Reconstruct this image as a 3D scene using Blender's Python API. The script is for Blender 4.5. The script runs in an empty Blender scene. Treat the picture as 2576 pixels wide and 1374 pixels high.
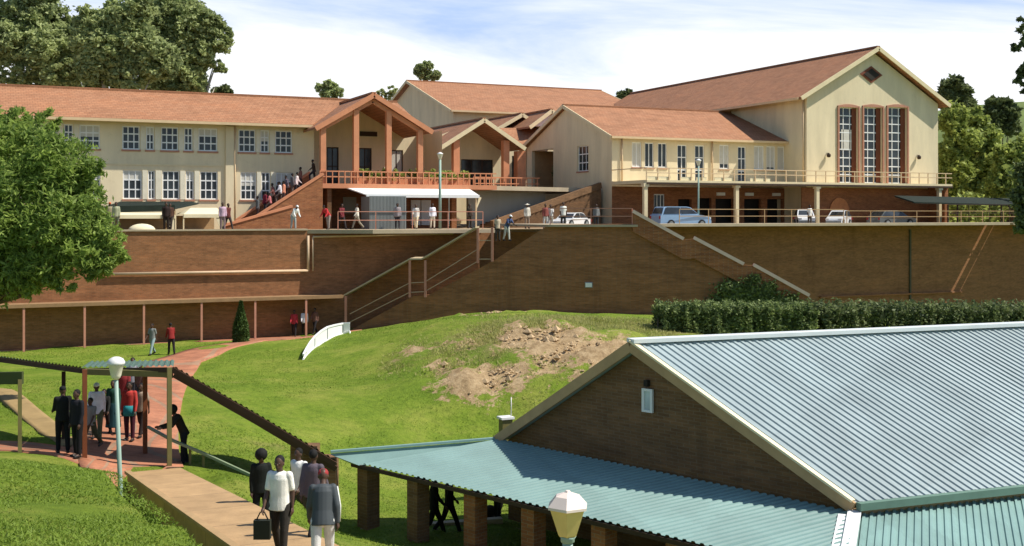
import bpy, bmesh, math, random
import numpy as np
from mathutils import Vector, Matrix
random.seed(7); RNG = np.random.default_rng(7)
R = math.radians
scene = bpy.context.scene
COL = scene.collection
# ---------------------------------------------------------------- camera model (metres; camera at the origin, eye height = z 0)
PSI = R(24.5); SN, CS = math.sin(PSI), math.cos(PSI)
F, CX, HY = 2900.0, 1288.0, 540.0
def W(L, D, z=0.0):            # L metres right of the view axis, D metres ahead
    return Vector((L*CS + D*SN, -L*SN + D*CS, z))
def PD(x, y, D):               # a point of the survey at distance D
    return W((x-CX)/F*D, D, -(y-HY)/F*D)
def PY(x, y, Y):
    t = (x-CX)/F; return PD(x, y, Y/(CS - t*SN))
def PX(x, y, X):
    t = (x-CX)/F; return PD(x, y, X/(SN + t*CS))
def PZ(x, y, z):
    return PD(x, y, -z*F/(y-HY))
def LD(v):                     # world -> (L, D)
    return (v[0]*CS - v[1]*SN, v[0]*SN + v[1]*CS)
# ---------------------------------------------------------------- mesh builder
class MB:
    def __init__(s): s.v = []; s.f = []; s.sm = []
    def add(s, vs, fs, smooth=False):
        b = len(s.v); s.v += [tuple(v) for v in vs]; s.f += [tuple(i+b for i in f) for f in fs]; s.sm += [smooth]*len(fs); return s
    def poly(s, pts): return s.add(pts, [tuple(range(len(pts)))])
    def box(s, x0, x1, y0, y1, z0, z1):
        if x0 > x1: x0, x1 = x1, x0
        if y0 > y1: y0, y1 = y1, y0
        if z0 > z1: z0, z1 = z1, z0
        v = [(x0,y0,z0),(x1,y0,z0),(x1,y1,z0),(x0,y1,z0),(x0,y0,z1),(x1,y0,z1),(x1,y1,z1),(x0,y1,z1)]
        return s.add(v, [(0,3,2,1),(4,5,6,7),(0,1,5,4),(1,2,6,5),(2,3,7,6),(3,0,4,7)])
    def prism(s, pts, off):        # polygon pts swept by the vector off
        off = Vector(off); a = [Vector(p) for p in pts]; n = len(a)
        nrm = Vector((0,0,0))
        for i in range(n): nrm += a[i].cross(a[(i+1) % n])
        if nrm.dot(off) > 0: a = a[::-1]
        b = [p+off for p in a]
        fs = [tuple(range(n)), tuple(range(2*n-1, n-1, -1))]
        for i in range(n):
            j = (i+1) % n; fs.append((j, i, i+n, j+n))
        return s.add(a+b, fs)
    def beam(s, p, q, w, h, up=(0,0,1)):   # rectangular bar from p to q
        p, q = Vector(p), Vector(q); d = (q-p).normalized(); u = Vector(up)
        sd = d.cross(u)
        if sd.length < 1e-4: sd = d.cross(Vector((1,0,0)))
        sd.normalize(); u = sd.cross(d)
        o = [(-w/2,-h/2),(w/2,-h/2),(w/2,h/2),(-w/2,h/2)]
        vs = [p+sd*a+u*b for a, b in o] + [q+sd*a+u*b for a, b in o]
        return s.add(vs, [(0,1,2,3),(7,6,5,4),(0,4,5,1),(1,5,6,2),(2,6,7,3),(3,7,4,0)])
    def tube(s, pts, rads, n=8, caps=True, smooth=True, flat=1.0):
        pts = [Vector(p) for p in pts]
        if not hasattr(rads, '__len__'): rads = [rads]*len(pts)
        b = len(s.v); m = len(pts); ref = None
        for i, p in enumerate(pts):
            d = (pts[min(i+1, m-1)] - pts[max(i-1, 0)]).normalized()
            if ref is None: ref = Vector((1,0,0)) if abs(d.x) < .9 else Vector((0,1,0))
            a = (ref - d*ref.dot(d)).normalized(); c = d.cross(a); ref = a
            for k in range(n):
                t = 2*math.pi*k/n; s.v.append(tuple(p + a*math.cos(t)*rads[i] + c*math.sin(t)*rads[i]*flat))
        for i in range(m-1):
            for k in range(n):
                k2 = (k+1) % n; s.f.append((b+i*n+k, b+i*n+k2, b+(i+1)*n+k2, b+(i+1)*n+k)); s.sm.append(smooth)
        if caps:
            s.f.append(tuple(b+k for k in range(n-1, -1, -1))); s.sm.append(False)
            s.f.append(tuple(b+(m-1)*n+k for k in range(n))); s.sm.append(False)
        return s
    def ball(s, c, r, nu=10, nv=7, sc=(1,1,1)):
        pts = []; rads = []
        b = len(s.v); c = Vector(c)
        for i in range(nv+1):
            ph = math.pi*i/nv
            for k in range(nu):
                t = 2*math.pi*k/nu
                s.v.append((c.x+r*sc[0]*math.sin(ph)*math.cos(t), c.y+r*sc[1]*math.sin(ph)*math.sin(t), c.z-r*sc[2]*math.cos(ph)))
        for i in range(nv):
            for k in range(nu):
                k2 = (k+1) % nu; s.f.append((b+i*nu+k, b+i*nu+k2, b+(i+1)*nu+k2, b+(i+1)*nu+k)); s.sm.append(True)
        return s
    def lathe(s, c, prof, n=12, smooth=True):
        b = len(s.v); c = Vector(c); m = len(prof)
        for r_, z in prof:
            for k in range(n):
                t = 2*math.pi*k/n; s.v.append((c.x+r_*math.cos(t), c.y+r_*math.sin(t), c.z+z))
        for i in range(m-1):
            for k in range(n):
                k2 = (k+1) % n; s.f.append((b+i*n+k, b+i*n+k2, b+(i+1)*n+k2, b+(i+1)*n+k)); s.sm.append(smooth)
        s.f.append(tuple(b+k for k in range(n-1, -1, -1))); s.sm.append(False)
        s.f.append(tuple(b+(m-1)*n+k for k in range(n))); s.sm.append(False)
        return s
    def build(s, name, mat, parent=None):
        o = Vector((0,0,0))
        if parent is not None:
            p = parent
            while p is not None: o += p.location; p = p.parent
        me = bpy.data.meshes.new(name)
        me.from_pydata([(v[0]-o.x, v[1]-o.y, v[2]-o.z) for v in s.v], [], s.f)
        me.polygons.foreach_set('use_smooth', s.sm); me.update()
        ob = bpy.data.objects.new(name, me); COL.objects.link(ob)
        if mat is not None: me.materials.append(mat)
        if parent is not None: ob.parent = parent
        return ob
def np_mesh(name, verts, faces4, mat, parent=None, off=(0,0,0), smooth=False, ntri=4):
    me = bpy.data.meshes.new(name); nv = len(verts); nf = len(faces4)
    me.vertices.add(nv); me.vertices.foreach_set('co', (verts-np.array(off)).astype(np.float32).ravel())
    me.loops.add(nf*ntri); me.loops.foreach_set('vertex_index', faces4.astype(np.int32).ravel())
    me.polygons.add(nf); me.polygons.foreach_set('loop_start', np.arange(0, nf*ntri, ntri, dtype=np.int32))
    me.polygons.foreach_set('loop_total', np.full(nf, ntri, dtype=np.int32))
    me.polygons.foreach_set('use_smooth', np.full(nf, smooth)); me.update(calc_edges=True)
    me.materials.append(mat)
    ob = bpy.data.objects.new(name, me); COL.objects.link(ob)
    if parent is not None: ob.parent = parent
    return ob
def tag(o, label=None, cat=None, group=None, kind=None):
    if label: o['label'] = label
    if cat: o['category'] = cat
    if group: o['group'] = group
    if kind: o['kind'] = kind
    return o
def empty(name, loc, label, cat, group=None):
    o = bpy.data.objects.new(name, None); o.location = Vector(loc); o.empty_display_size = .3; COL.objects.link(o)
    return tag(o, label, cat, group)
def copy_tree(o, parent=None):
    c = o.copy(); COL.objects.link(c); c.parent = parent
    for ch in list(o.children): copy_tree(ch, c)
    return c
# ---------------------------------------------------------------- materials
MATS = {}
def newmat(name):
    m = bpy.data.materials.new(name); m.use_nodes = True; nt = m.node_tree
    return m, nt, nt.nodes['Principled BSDF']
def N(nt, t, **kw):
    n = nt.nodes.new(t)
    for k, v in kw.items():
        if k in n.inputs: n.inputs[k].default_value = v
        else: setattr(n, k, v)
    return n
def ramp(nt, stops):
    n = nt.nodes.new('ShaderNodeValToRGB'); cr = n.color_ramp
    while len(cr.elements) < len(stops): cr.elements.new(.5)
    for e, (p, c) in zip(cr.elements, stops): e.position = p; e.color = (c[0], c[1], c[2], 1)
    return n
def mix(nt, a, b, fac, mode='MIX'):
    n = nt.nodes.new('ShaderNodeMix'); n.data_type = 'RGBA'; n.blend_type = mode
    for sock, v in ((n.inputs[6], a), (n.inputs[7], b), (n.inputs[0], fac)):
        if hasattr(v, 'links'): nt.links.new(v, sock)
        elif hasattr(v, '__len__'): sock.default_value = (v[0], v[1], v[2], 1)
        else: sock.default_value = v
    return n.outputs[2]
def s2l(c): return tuple(((x/255)/12.92 if x/255 <= .04045 else ((x/255+.055)/1.055)**2.4) for x in c)
def plain(name, col, rough=.7, var=.12, scale=1.5, metal=0.0, bump=0.0, spec=.3, streak=False):
    m, nt, b = newmat(name)
    geo = N(nt, 'ShaderNodeNewGeometry')
    no = N(nt, 'ShaderNodeTexNoise', Scale=scale, Detail=6.0, Roughness=.65)
    src = geo.outputs['Position']
    if streak:
        mp = N(nt, 'ShaderNodeMapping'); mp.inputs['Scale'].default_value = (1, 1, .18); nt.links.new(src, mp.inputs['Vector']); src = mp.outputs[0]
    nt.links.new(src, no.inputs['Vector'])
    r = ramp(nt, [(.3, [c*(1-var) for c in col]), (.7, [min(1, c*(1+var)) for c in col])])
    nt.links.new(no.outputs['Fac'], r.inputs['Fac']); nt.links.new(r.outputs[0], b.inputs['Base Color'])
    b.inputs['Roughness'].default_value = rough; b.inputs['Metallic'].default_value = metal
    b.inputs['Specular IOR Level'].default_value = spec
    if bump:
        n2 = N(nt, 'ShaderNodeTexNoise', Scale=scale*12, Detail=4.0); nt.links.new(geo.outputs['Position'], n2.inputs['Vector'])
        bp = N(nt, 'ShaderNodeBump', Strength=bump, Distance=.03); nt.links.new(n2.outputs['Fac'], bp.inputs['Height']); nt.links.new(bp.outputs[0], b.inputs['Normal'])
    return m
def brickmat(name, c1, c2, mortar, sc=1.0):
    m, nt, b = newmat(name)
    geo = N(nt, 'ShaderNodeNewGeometry'); sx = N(nt, 'ShaderNodeSeparateXYZ'); nt.links.new(geo.outputs['Position'], sx.inputs[0])
    ad = N(nt, 'ShaderNodeMath', operation='ADD'); nt.links.new(sx.outputs[0], ad.inputs[0]); nt.links.new(sx.outputs[1], ad.inputs[1])
    cb = N(nt, 'ShaderNodeCombineXYZ'); nt.links.new(ad.outputs[0], cb.inputs[0]); nt.links.new(sx.outputs[2], cb.inputs[1])
    br = N(nt, 'ShaderNodeTexBrick', Scale=1.0/sc)
    br.inputs['Brick Width'].default_value = .23; br.inputs['Row Height'].default_value = .085; br.inputs['Mortar Size'].default_value = .007
    br.inputs['Color1'].default_value = (*c1, 1); br.inputs['Color2'].default_value = (*c2, 1); br.inputs['Mortar'].default_value = (*mortar, 1)
    nt.links.new(cb.outputs[0], br.inputs['Vector'])
    mp = N(nt, 'ShaderNodeMapping'); mp.inputs['Scale'].default_value = (.22, .22, 1.1); nt.links.new(geo.outputs['Position'], mp.inputs['Vector'])
    no = N(nt, 'ShaderNodeTexNoise', Scale=1.6, Detail=8.0, Roughness=.7); nt.links.new(mp.outputs[0], no.inputs['Vector'])
    rp = ramp(nt, [(.3, (.76, .74, .72)), (.52, (1, 1, 1)), (.72, (1.18, 1.08, 1.0))]); nt.links.new(no.outputs['Fac'], rp.inputs['Fac'])
    n3 = N(nt, 'ShaderNodeTexNoise', Scale=5.5, Detail=5.0, Roughness=.8); nt.links.new(mp.outputs[0], n3.inputs['Vector'])
    rp3 = ramp(nt, [(.35, (.8, .8, .8)), (.65, (1.2, 1.15, 1.1))]); nt.links.new(n3.outputs['Fac'], rp3.inputs['Fac'])
    c = mix(nt, br.outputs['Color'], rp.outputs[0], 1.0, 'MULTIPLY'); c = mix(nt, c, rp3.outputs[0], 1.0, 'MULTIPLY')
    mp4 = N(nt, 'ShaderNodeMapping'); mp4.inputs['Scale'].default_value = (1.1, 1.1, .12); nt.links.new(geo.outputs['Position'], mp4.inputs['Vector'])
    n4 = N(nt, 'ShaderNodeTexNoise', Scale=1.2, Detail=7.0, Roughness=.7); nt.links.new(mp4.outputs[0], n4.inputs['Vector'])
    rp4 = ramp(nt, [(.54, (0,0,0)), (.74, (.38,.38,.38))]); nt.links.new(n4.outputs['Fac'], rp4.inputs['Fac']); c = mix(nt, c, [k*.45 for k in c2], rp4.outputs[0])
    nt.links.new(c, b.inputs['Base Color']); b.inputs['Roughness'].default_value = .85; b.inputs['Specular IOR Level'].default_value = .2
    bp = N(nt, 'ShaderNodeBump', Strength=.5, Distance=.01); nt.links.new(br.outputs['Fac'], bp.inputs['Height']); bp.invert = True
    nt.links.new(bp.outputs[0], b.inputs['Normal'])
    return m
def tilemat(name, col):
    m, nt, b = newmat(name)
    geo = N(nt, 'ShaderNodeNewGeometry'); sx = N(nt, 'ShaderNodeSeparateXYZ'); nt.links.new(geo.outputs['Position'], sx.inputs[0])
    # courses follow height (z), columns follow the eave direction
    snr = N(nt, 'ShaderNodeSeparateXYZ'); nt.links.new(geo.outputs['True Normal'], snr.inputs[0])
    ab = N(nt, 'ShaderNodeMath', operation='ABSOLUTE'); nt.links.new(snr.outputs[0], ab.inputs[0])
    gt = N(nt, 'ShaderNodeMath', operation='GREATER_THAN'); nt.links.new(ab.outputs[0], gt.inputs[0]); gt.inputs[1].default_value = .1
    mx = N(nt, 'ShaderNodeMix'); nt.links.new(gt.outputs[0], mx.inputs[0]); nt.links.new(sx.outputs[0], mx.inputs[2]); nt.links.new(sx.outputs[1], mx.inputs[3])
    cb = N(nt, 'ShaderNodeCombineXYZ'); nt.links.new(mx.outputs[0], cb.inputs[0]); nt.links.new(sx.outputs[2], cb.inputs[1])
    br = N(nt, 'ShaderNodeTexBrick', Scale=1.0); br.inputs['Brick Width'].default_value = .33; br.inputs['Row Height'].default_value = .15; br.inputs['Mortar Size'].default_value = .012
    br.inputs['Color1'].default_value = (*[c*1.0 for c in col], 1); br.inputs['Color2'].default_value = (*[c*k for c, k in zip(col, (.86, .8, .76))], 1); br.inputs['Mortar'].default_value = (*[c*.55 for c in col], 1)
    nt.links.new(cb.outputs[0], br.inputs['Vector'])
    mp = N(nt, 'ShaderNodeMapping'); mp.inputs['Scale'].default_value = (.35, .35, 1.6); nt.links.new(geo.outputs['Position'], mp.inputs['Vector'])
    no = N(nt, 'ShaderNodeTexNoise', Scale=1.3, Detail=9.0, Roughness=.75); nt.links.new(mp.outputs[0], no.inputs['Vector'])
    rp = ramp(nt, [(.3, (.72, .7, .66)), (.5, (1, 1, 1)), (.7, (1.18, 1.1, 1.02))]); nt.links.new(no.outputs['Fac'], rp.inputs['Fac'])
    c = mix(nt, br.outputs['Color'], rp.outputs[0], 1.0, 'MULTIPLY')
    nt.links.new(c, b.inputs['Base Color']); b.inputs['Roughness'].default_value = .75; b.inputs['Specular IOR Level'].default_value = .25
    bp = N(nt, 'ShaderNodeBump', Strength=.6, Distance=.03); nt.links.new(br.outputs['Fac'], bp.inputs['Height']); bp.invert = True
    nt.links.new(bp.outputs[0], b.inputs['Normal'])
    return m
def leafmat(name, dark, light, trans=.25, scale=.8):
    m, nt, b = newmat(name)
    geo = N(nt, 'ShaderNodeNewGeometry')
    no = N(nt, 'ShaderNodeTexNoise', Scale=scale, Detail=3.0); nt.links.new(geo.outputs['Position'], no.inputs['Vector'])
    mx = N(nt, 'ShaderNodeMath', operation='MULTIPLY_ADD'); nt.links.new(geo.outputs['Random Per Island'], mx.inputs[0]); mx.inputs[1].default_value = .5
    nt.links.new(no.outputs['Fac'], mx.inputs[2])
    r = ramp(nt, [(.35, dark), (.95, light)]); nt.links.new(mx.outputs[0], r.inputs['Fac'])
    nt.links.new(r.outputs[0], b.inputs['Base Color']); b.inputs['Roughness'].default_value = .6; b.inputs['Specular IOR Level'].default_value = .25
    tr = N(nt, 'ShaderNodeBsdfTranslucent'); nt.links.new(r.outputs[0], tr.inputs['Color'])
    ms = N(nt, 'ShaderNodeMixShader'); ms.inputs[0].default_value = trans
    nt.links.new(b.outputs[0], ms.inputs[1]); nt.links.new(tr.outputs[0], ms.inputs[2]); nt.links.new(ms.outputs[0], nt.nodes['Material Output'].inputs['Surface'])
    return m
def glassmat(name, col, rough=.12):
    m, nt, b = newmat(name)
    geo = N(nt, 'ShaderNodeNewGeometry'); no = N(nt, 'ShaderNodeTexNoise', Scale=.9, Detail=3.0); nt.links.new(geo.outputs['Position'], no.inputs['Vector'])
    r = ramp(nt, [(.35, [c*.55 for c in col]), (.7, [c*1.8 for c in col])]); nt.links.new(no.outputs['Fac'], r.inputs['Fac']); nt.links.new(r.outputs[0], b.inputs['Base Color'])
    b.inputs['Roughness'].default_value = rough; b.inputs['Specular IOR Level'].default_value = .35
    return m
def banded(m, dirs, amt=.07, line=0.0, lw=.03, stain=None):
    """tone changes panel by panel along each (direction, pitch), optional dark joints, stains"""
    nt = m.node_tree; b = nt.nodes['Principled BSDF']; cur = b.inputs['Base Color'].links[0].from_socket
    geo = N(nt, 'ShaderNodeNewGeometry')
    for i, (d, p) in enumerate(dirs):
        dt = N(nt, 'ShaderNodeVectorMath', operation='DOT_PRODUCT'); nt.links.new(geo.outputs['Position'], dt.inputs[0]); dt.inputs[1].default_value = tuple(Vector(d)/p)
        fl = N(nt, 'ShaderNodeMath', operation='FLOOR'); nt.links.new(dt.outputs['Value'], fl.inputs[0])
        wn = N(nt, 'ShaderNodeTexWhiteNoise'); wn.noise_dimensions = '1D'; nt.links.new(fl.outputs[0], wn.inputs['W'])
        r = ramp(nt, [(0, (1-amt,)*3), (1, (1+amt,)*3)]); nt.links.new(wn.outputs['Value'], r.inputs['Fac']); cur = mix(nt, cur, r.outputs[0], 1.0, 'MULTIPLY')
        if line:
            fr = N(nt, 'ShaderNodeMath', operation='FRACT'); nt.links.new(dt.outputs['Value'], fr.inputs[0])
            lt = N(nt, 'ShaderNodeMath', operation='LESS_THAN'); nt.links.new(fr.outputs[0], lt.inputs[0]); lt.inputs[1].default_value = lw/p
            ml = N(nt, 'ShaderNodeMath', operation='MULTIPLY'); nt.links.new(lt.outputs[0], ml.inputs[0]); ml.inputs[1].default_value = line
            cur = mix(nt, cur, (.08,.06,.04), ml.outputs[0])
    if stain:
        no = N(nt, 'ShaderNodeTexNoise', Scale=1.7, Detail=10.0, Roughness=.8); nt.links.new(geo.outputs['Position'], no.inputs['Vector'])
        r = ramp(nt, [(.56, (0,0,0)), (.74, (.55,.55,.55))]); nt.links.new(no.outputs['Fac'], r.inputs['Fac']); cur = mix(nt, cur, stain, r.outputs[0])
    nt.links.new(cur, b.inputs['Base Color']); return m
def corrmat(name, col, rough=.35, spec=.4, metal=.0):
    m = plain(name, col, rough, .12, .7, metal=metal, spec=spec, streak=False)
    return banded(m, [((.998,-.068,0), .9), ((-.35,.93,0), 2.9)], .055, stain=[c*.72 for c in col])
M = {}
M['cream'] = banded(plain('cream_plaster', s2l((222, 206, 170)), .85, .12, .8, bump=.15, streak=True), [], stain=s2l((190,172,134)))
M['creamtrim'] = plain('cream_trim', s2l((222, 205, 165)), .7, .08, 1.5)
M['white'] = plain('white_paint', (.78, .78, .75), .5, .05, 2)
M['greywall'] = plain('grey_plaster', s2l((168, 166, 150)), .85, .08, .7, streak=True)
M['salmon'] = plain('salmon_paint', s2l((205, 138, 100)), .7, .12, 1.2)
M['pink'] = plain('pink_metal', s2l((190, 132, 110)), .55, .12, 2)
M['brick'] = brickmat('brown_brick', (.33, .15, .066), (.26, .115, .05), (.24, .155, .09))
M['redbrick'] = brickmat('orange_brick', (.36, .15, .06), (.27, .1, .042), (.28, .19, .12))
M['brownbrick'] = brickmat('dark_brown_brick', (.215, .12, .058), (.165, .09, .044), (.2, .145, .09))
M['tile'] = tilemat('clay_tiles', (.41, .2, .105))
M['tiledark'] = tilemat('clay_ridge_tiles', (.33, .13, .07))
M['glass'] = glassmat('window_glass', (.03, .036, .038))
M['concrete'] = plain('concrete', s2l((172, 156, 130)), .85, .12, 1.0, bump=.2)
M['dirt'] = plain('dirt_track', s2l((150, 126, 84)), .9, .18, 1.6, bump=.2)
M['rampc'] = banded(plain('ramp_screed', s2l((174, 142, 102)), .9, .18, 1.6, bump=.25), [((-.02,-1,0), 2.2)], .07, line=.5, lw=.035, stain=s2l((150,122,86)))
M['paver'] = brickmat('red_path_pavers', (.44, .19, .11), (.36, .15, .085), (.32, .2, .13))
M['asphalt'] = plain('plaza_paving', s2l((150, 128, 100)), .9, .15, .5, bump=.2)
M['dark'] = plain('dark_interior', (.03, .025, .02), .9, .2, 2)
M['coping'] = plain('pale_pink_coping', (.78,.56,.44), .7, .08, 2)
M['darkwood'] = plain('dark_timber', (.05, .03, .018), .75, .2, 2)
M['beige'] = plain('beige_board', s2l((176, 146, 106)), .7, .15, 1.5)
M['green_shade'] = plain('shade_netting', (.012, .02, .014), .9, .3, 3)
M['tent'] = plain('cream_canvas', s2l((226, 214, 178)), .8, .07, 1.0)
M['galv'] = plain('grey_cladding', s2l((138, 142, 138)), .5, .1, 1.2, metal=.2, streak=True)
M['teal_pole'] = plain('pale_teal_paint', s2l((146, 168, 154)), .5, .08, 2)
M['olive_post'] = plain('olive_post_paint', s2l((112, 104, 62)), .6, .15, 2)
M['rust_post'] = plain('brown_post_paint', s2l((118, 66, 38)), .6, .2, 2)
M['pipe'] = plain('pale_pipe', s2l((200, 172, 140)), .6, .1, 2)
M['blue'] = plain('blue_board', s2l((92, 122, 148)), .6, .1, 3)
M['rubber'] = plain('tyre_rubber', (.02, .02, .02), .8, .1, 3)
M['soilw'] = plain('white_plastic', (.75, .74, .7), .4, .06, 2)
M['lampcap'] = plain('lamp_cap', s2l((232, 214, 200)), .4, .05, 3)
M['bark'] = plain('tree_bark', (.16, .12, .08), .9, .3, 3, bump=.4)
M['palebark'] = plain('pale_bark', (.42, .38, .3), .85, .25, 2)
M['tealroof'] = corrmat('pale_teal_roof_paint', s2l((124, 154, 148)), .52)
M['paleroof'] = corrmat('weathered_teal_roof', s2l((148, 162, 163)), .55)
M['walkroof'] = corrmat('green_walkway_roof', s2l((80, 104, 92)), .6)
# ================================================================ TERRAIN
CP = [(0,890,64),(-500,900,62),(215,877,65.8),(500,862,68.5),(760,849,71),(900,832,70.5),(1050,810,70),(1200,788,69),(1400,790,70),(1650,792,71),(2000,810,74),(2500,830,78),
 (1100,812,61),(1250,790,62),(1400,800,58),(1400,812,55),(1250,822,56),(1600,838,55),(1500,815,57),(1900,860,56),(2300,900,56),
 (1150,990,47),(1350,965,47.5),(1500,950,47.5),(1700,990,46),(2200,1020,46),
 (950,868,59),(950,950,51),(1020,1050,45),(1100,1070,45),(1250,1065,45.5),(900,1120,41.5),(1100,1112,43.5),(1400,1110,44),
 (1000,1325,32),(850,1340,31),(1300,1338,32),(1000,1250,36),(1300,1240,36.5),(1700,1330,32),(2300,1340,32),(1300,1900,18.7),(1900,1900,18.7),
 (440,900,60),(640,862,66),(390,1000,44),(300,1090,36),(240,1152,32.2),(440,1182,31),(520,1130,35),
 (600,900,59),(600,960,50),(600,1050,41),(600,1140,34.5),(760,960,52),(760,1060,43),(720,1250,30),(620,1290,24.8),(780,1345,23.4),(880,1390,21.5),(790,1325,29.8),(840,1335,30.4),(760,930,55),
 (0,1157,26),(200,1190,25.2),(300,1240,23.6),(430,1305,20.6),(520,1385,18.3),(0,1374,14),(300,1374,15.2),(430,1500,12),(-500,1300,18),(-300,1160,26),
 (0,1140,31.2),(100,1145,31.0),(180,1150,31.2),(250,1190,30.2),(0,1000,42),(0,940,52),(-500,1000,42),(-500,1150,33),(700,1600,12),(1100,1900,13),(-200,1800,9)]
_ld = np.array([[ (x-CX)/F*D, D ] for x, y, D in CP]); _z = np.array([-(y-HY)/F*D for x, y, D in CP])
def _phi(r): return np.sqrt(r*r+.6)
_K = _phi(np.linalg.norm(_ld[:,None]-_ld[None], axis=2)) + np.eye(len(CP))*.0
_P = np.hstack([np.ones((len(CP),1)), _ld/50])
_A = np.block([[_K, _P],[_P.T, np.zeros((3,3))]]); _w = np.linalg.lstsq(_A, np.concatenate([_z, np.zeros(3)]), rcond=None)[0]
def hz_ld(L, D):
    p = np.stack([np.ravel(L), np.ravel(D)], 1)
    r = np.linalg.norm(p[:,None]-_ld[None], axis=2)
    r = _phi(r)
    z = r @ _w[:len(CP)] + np.hstack([np.ones((len(p),1)), p/50]) @ _w[len(CP):]
    return z.reshape(np.shape(L))
def hz(x, y):
    L = np.asarray(x)*CS - np.asarray(y)*SN; D = np.asarray(x)*SN + np.asarray(y)*CS
    z = np.clip(hz_ld(L, D), -10.0, -2.2)
    Lc = -10.18+(30.5-D)*.495; q = (L-Lc)*.906; zr = -6.82+1.79*(30.5-D)/16.3
    inside = (D < 30.9) & (D > 8) & (q > -.7) & (q < 1.95)
    return np.where(inside, np.minimum(z, zr-np.where(q < .3, .55, .3)), z)
def G(L, D, dz=0.0):
    w = W(L, D); return Vector((w.x, w.y, float(hz(np.array([w.x]), np.array([w.y]))[0])+dz))
def groundmat():
    m, nt, b = newmat('lawn_grass')
    geo = N(nt, 'ShaderNodeNewGeometry')
    def noise(s, d=6, r=.65, vec=None):
        n = N(nt, 'ShaderNodeTexNoise', Scale=s, Detail=float(d), Roughness=r); nt.links.new(vec or geo.outputs['Position'], n.inputs['Vector']); return n.outputs['Fac']
    g1 = ramp(nt, [(.3, (.11, .18, .018)), (.48, (.165, .235, .026)), (.66, (.25, .28, .05))]); nt.links.new(noise(.35), g1.inputs['Fac'])
    g2 = ramp(nt, [(.28, (.5, .56, .5)), (.5, (1, 1, 1)), (.68, (1.2, 1.14, 1.1))]); nt.links.new(noise(3.2, 8, .8), g2.inputs['Fac'])
    g = mix(nt, g1.outputs[0], g2.outputs[0], 1.0, 'MULTIPLY')
    s1 = ramp(nt, [(.32, (.2, .13, .065)), (.5, (.4, .28, .15)), (.66, (.56, .42, .25))]); nt.links.new(noise(2.1, 10, .8), s1.inputs['Fac'])
    d1 = ramp(nt, [(.3, (.13, .13, .035)), (.7, (.27, .25, .09))]); nt.links.new(noise(1.1, 9, .75), d1.inputs['Fac'])
    at = N(nt, 'ShaderNodeAttribute'); at.attribute_name = 'wear'; sp = N(nt, 'ShaderNodeSeparateColor'); nt.links.new(at.outputs['Color'], sp.inputs[0])
    def mask(ch, s, thr, wd, amp=1.1):
        a = N(nt, 'ShaderNodeMath', operation='MULTIPLY_ADD'); nt.links.new(noise(s, 8, .75), a.inputs[0]); a.inputs[1].default_value = amp; nt.links.new(sp.outputs[ch], a.inputs[2])
        r = ramp(nt, [(0, (0,0,0)), (1, (1,1,1))]); r.color_ramp.elements[0].position = thr; r.color_ramp.elements[1].position = thr+wd
        c = N(nt, 'ShaderNodeMath', operation='MULTIPLY'); nt.links.new(a.outputs[0], c.inputs[0]); c.inputs[1].default_value = .5; nt.links.new(c.outputs[0], r.inputs['Fac']); return r.outputs[0]
    g = mix(nt, g, d1.outputs[0], mask(1, .7, .5, .12)); g = mix(nt, g, s1.outputs[0], mask(0, 1.2, .70, .035, 1.9))
    nt.links.new(g, b.inputs['Base Color']); b.inputs['Roughness'].default_value = .9; b.inputs['Specular IOR Level'].default_value = .1
    bp = N(nt, 'ShaderNodeBump', Strength=.9, Distance=.12); nt.links.new(noise(4.5, 8, .8), bp.inputs['Height']); nt.links.new(bp.outputs[0], b.inputs['Normal'])
    return m
M['lawn'] = groundmat()
def wearmask(L, D):
    """bare soil (0) and dry grass (1), blobs given in metres"""
    x = CX + F*L/D
    soil = np.zeros_like(L); dry = np.zeros_like(L)
    def blob(arr, px, py, Dd, rl, rd, k=1.0):
        l0 = (px-CX)/F*Dd; q = ((L-l0)/rl)**2 + ((D-Dd)/rd)**2; arr[:] = np.maximum(arr, k*np.exp(-q))
    blob(soil, 1300, 860, 53, 1.6, 3.4, .8); blob(soil, 1400, 880, 51.5, 2.2, 4.4, .84); blob(soil, 1500, 900, 50, 2.2, 4.2, .8); blob(soil, 1570, 890, 50, 2.2, 4, .8)
    blob(soil, 1200, 950, 48.2, 2.4, 2.0, .82); blob(soil, 1240, 800, 66, 3.0, 1.4, .6); blob(soil, 1040, 900, 54.5, 1.4, 1.8, .62); blob(soil, 990, 858, 58.5, .5, .8, .6); blob(soil, 975, 935, 51, .3, .6, .7)
    blob(soil, 1280, 950, 48.5, 2.0, 1.6, .72); blob(soil, 1180, 880, 54, 1.8, 2.4, .6); blob(soil, 1110, 925, 51, 1.4, 1.6, .6)
    blob(dry, 1300, 850, 54, 7, 8, .62); blob(dry, 1500, 820, 57, 6, 5, .6); blob(dry, 1700, 830, 58, 6, 6, .62); blob(dry, 1050, 900, 54, 3.6, 5, .5); blob(dry, 700, 1280, 25, 2.2, 3.5, .42)
    blob(soil, 575, 1100, 37, .3, .5, .45)
    r9 = np.random.default_rng(9)
    for k in range(26): Dq = r9.uniform(14, 62); blob(dry, r9.uniform(-50, 1250), 0, Dq, r9.uniform(.5, 1.8), r9.uniform(.6, 2.5), r9.uniform(.36, .5))
    return soil, dry
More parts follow.
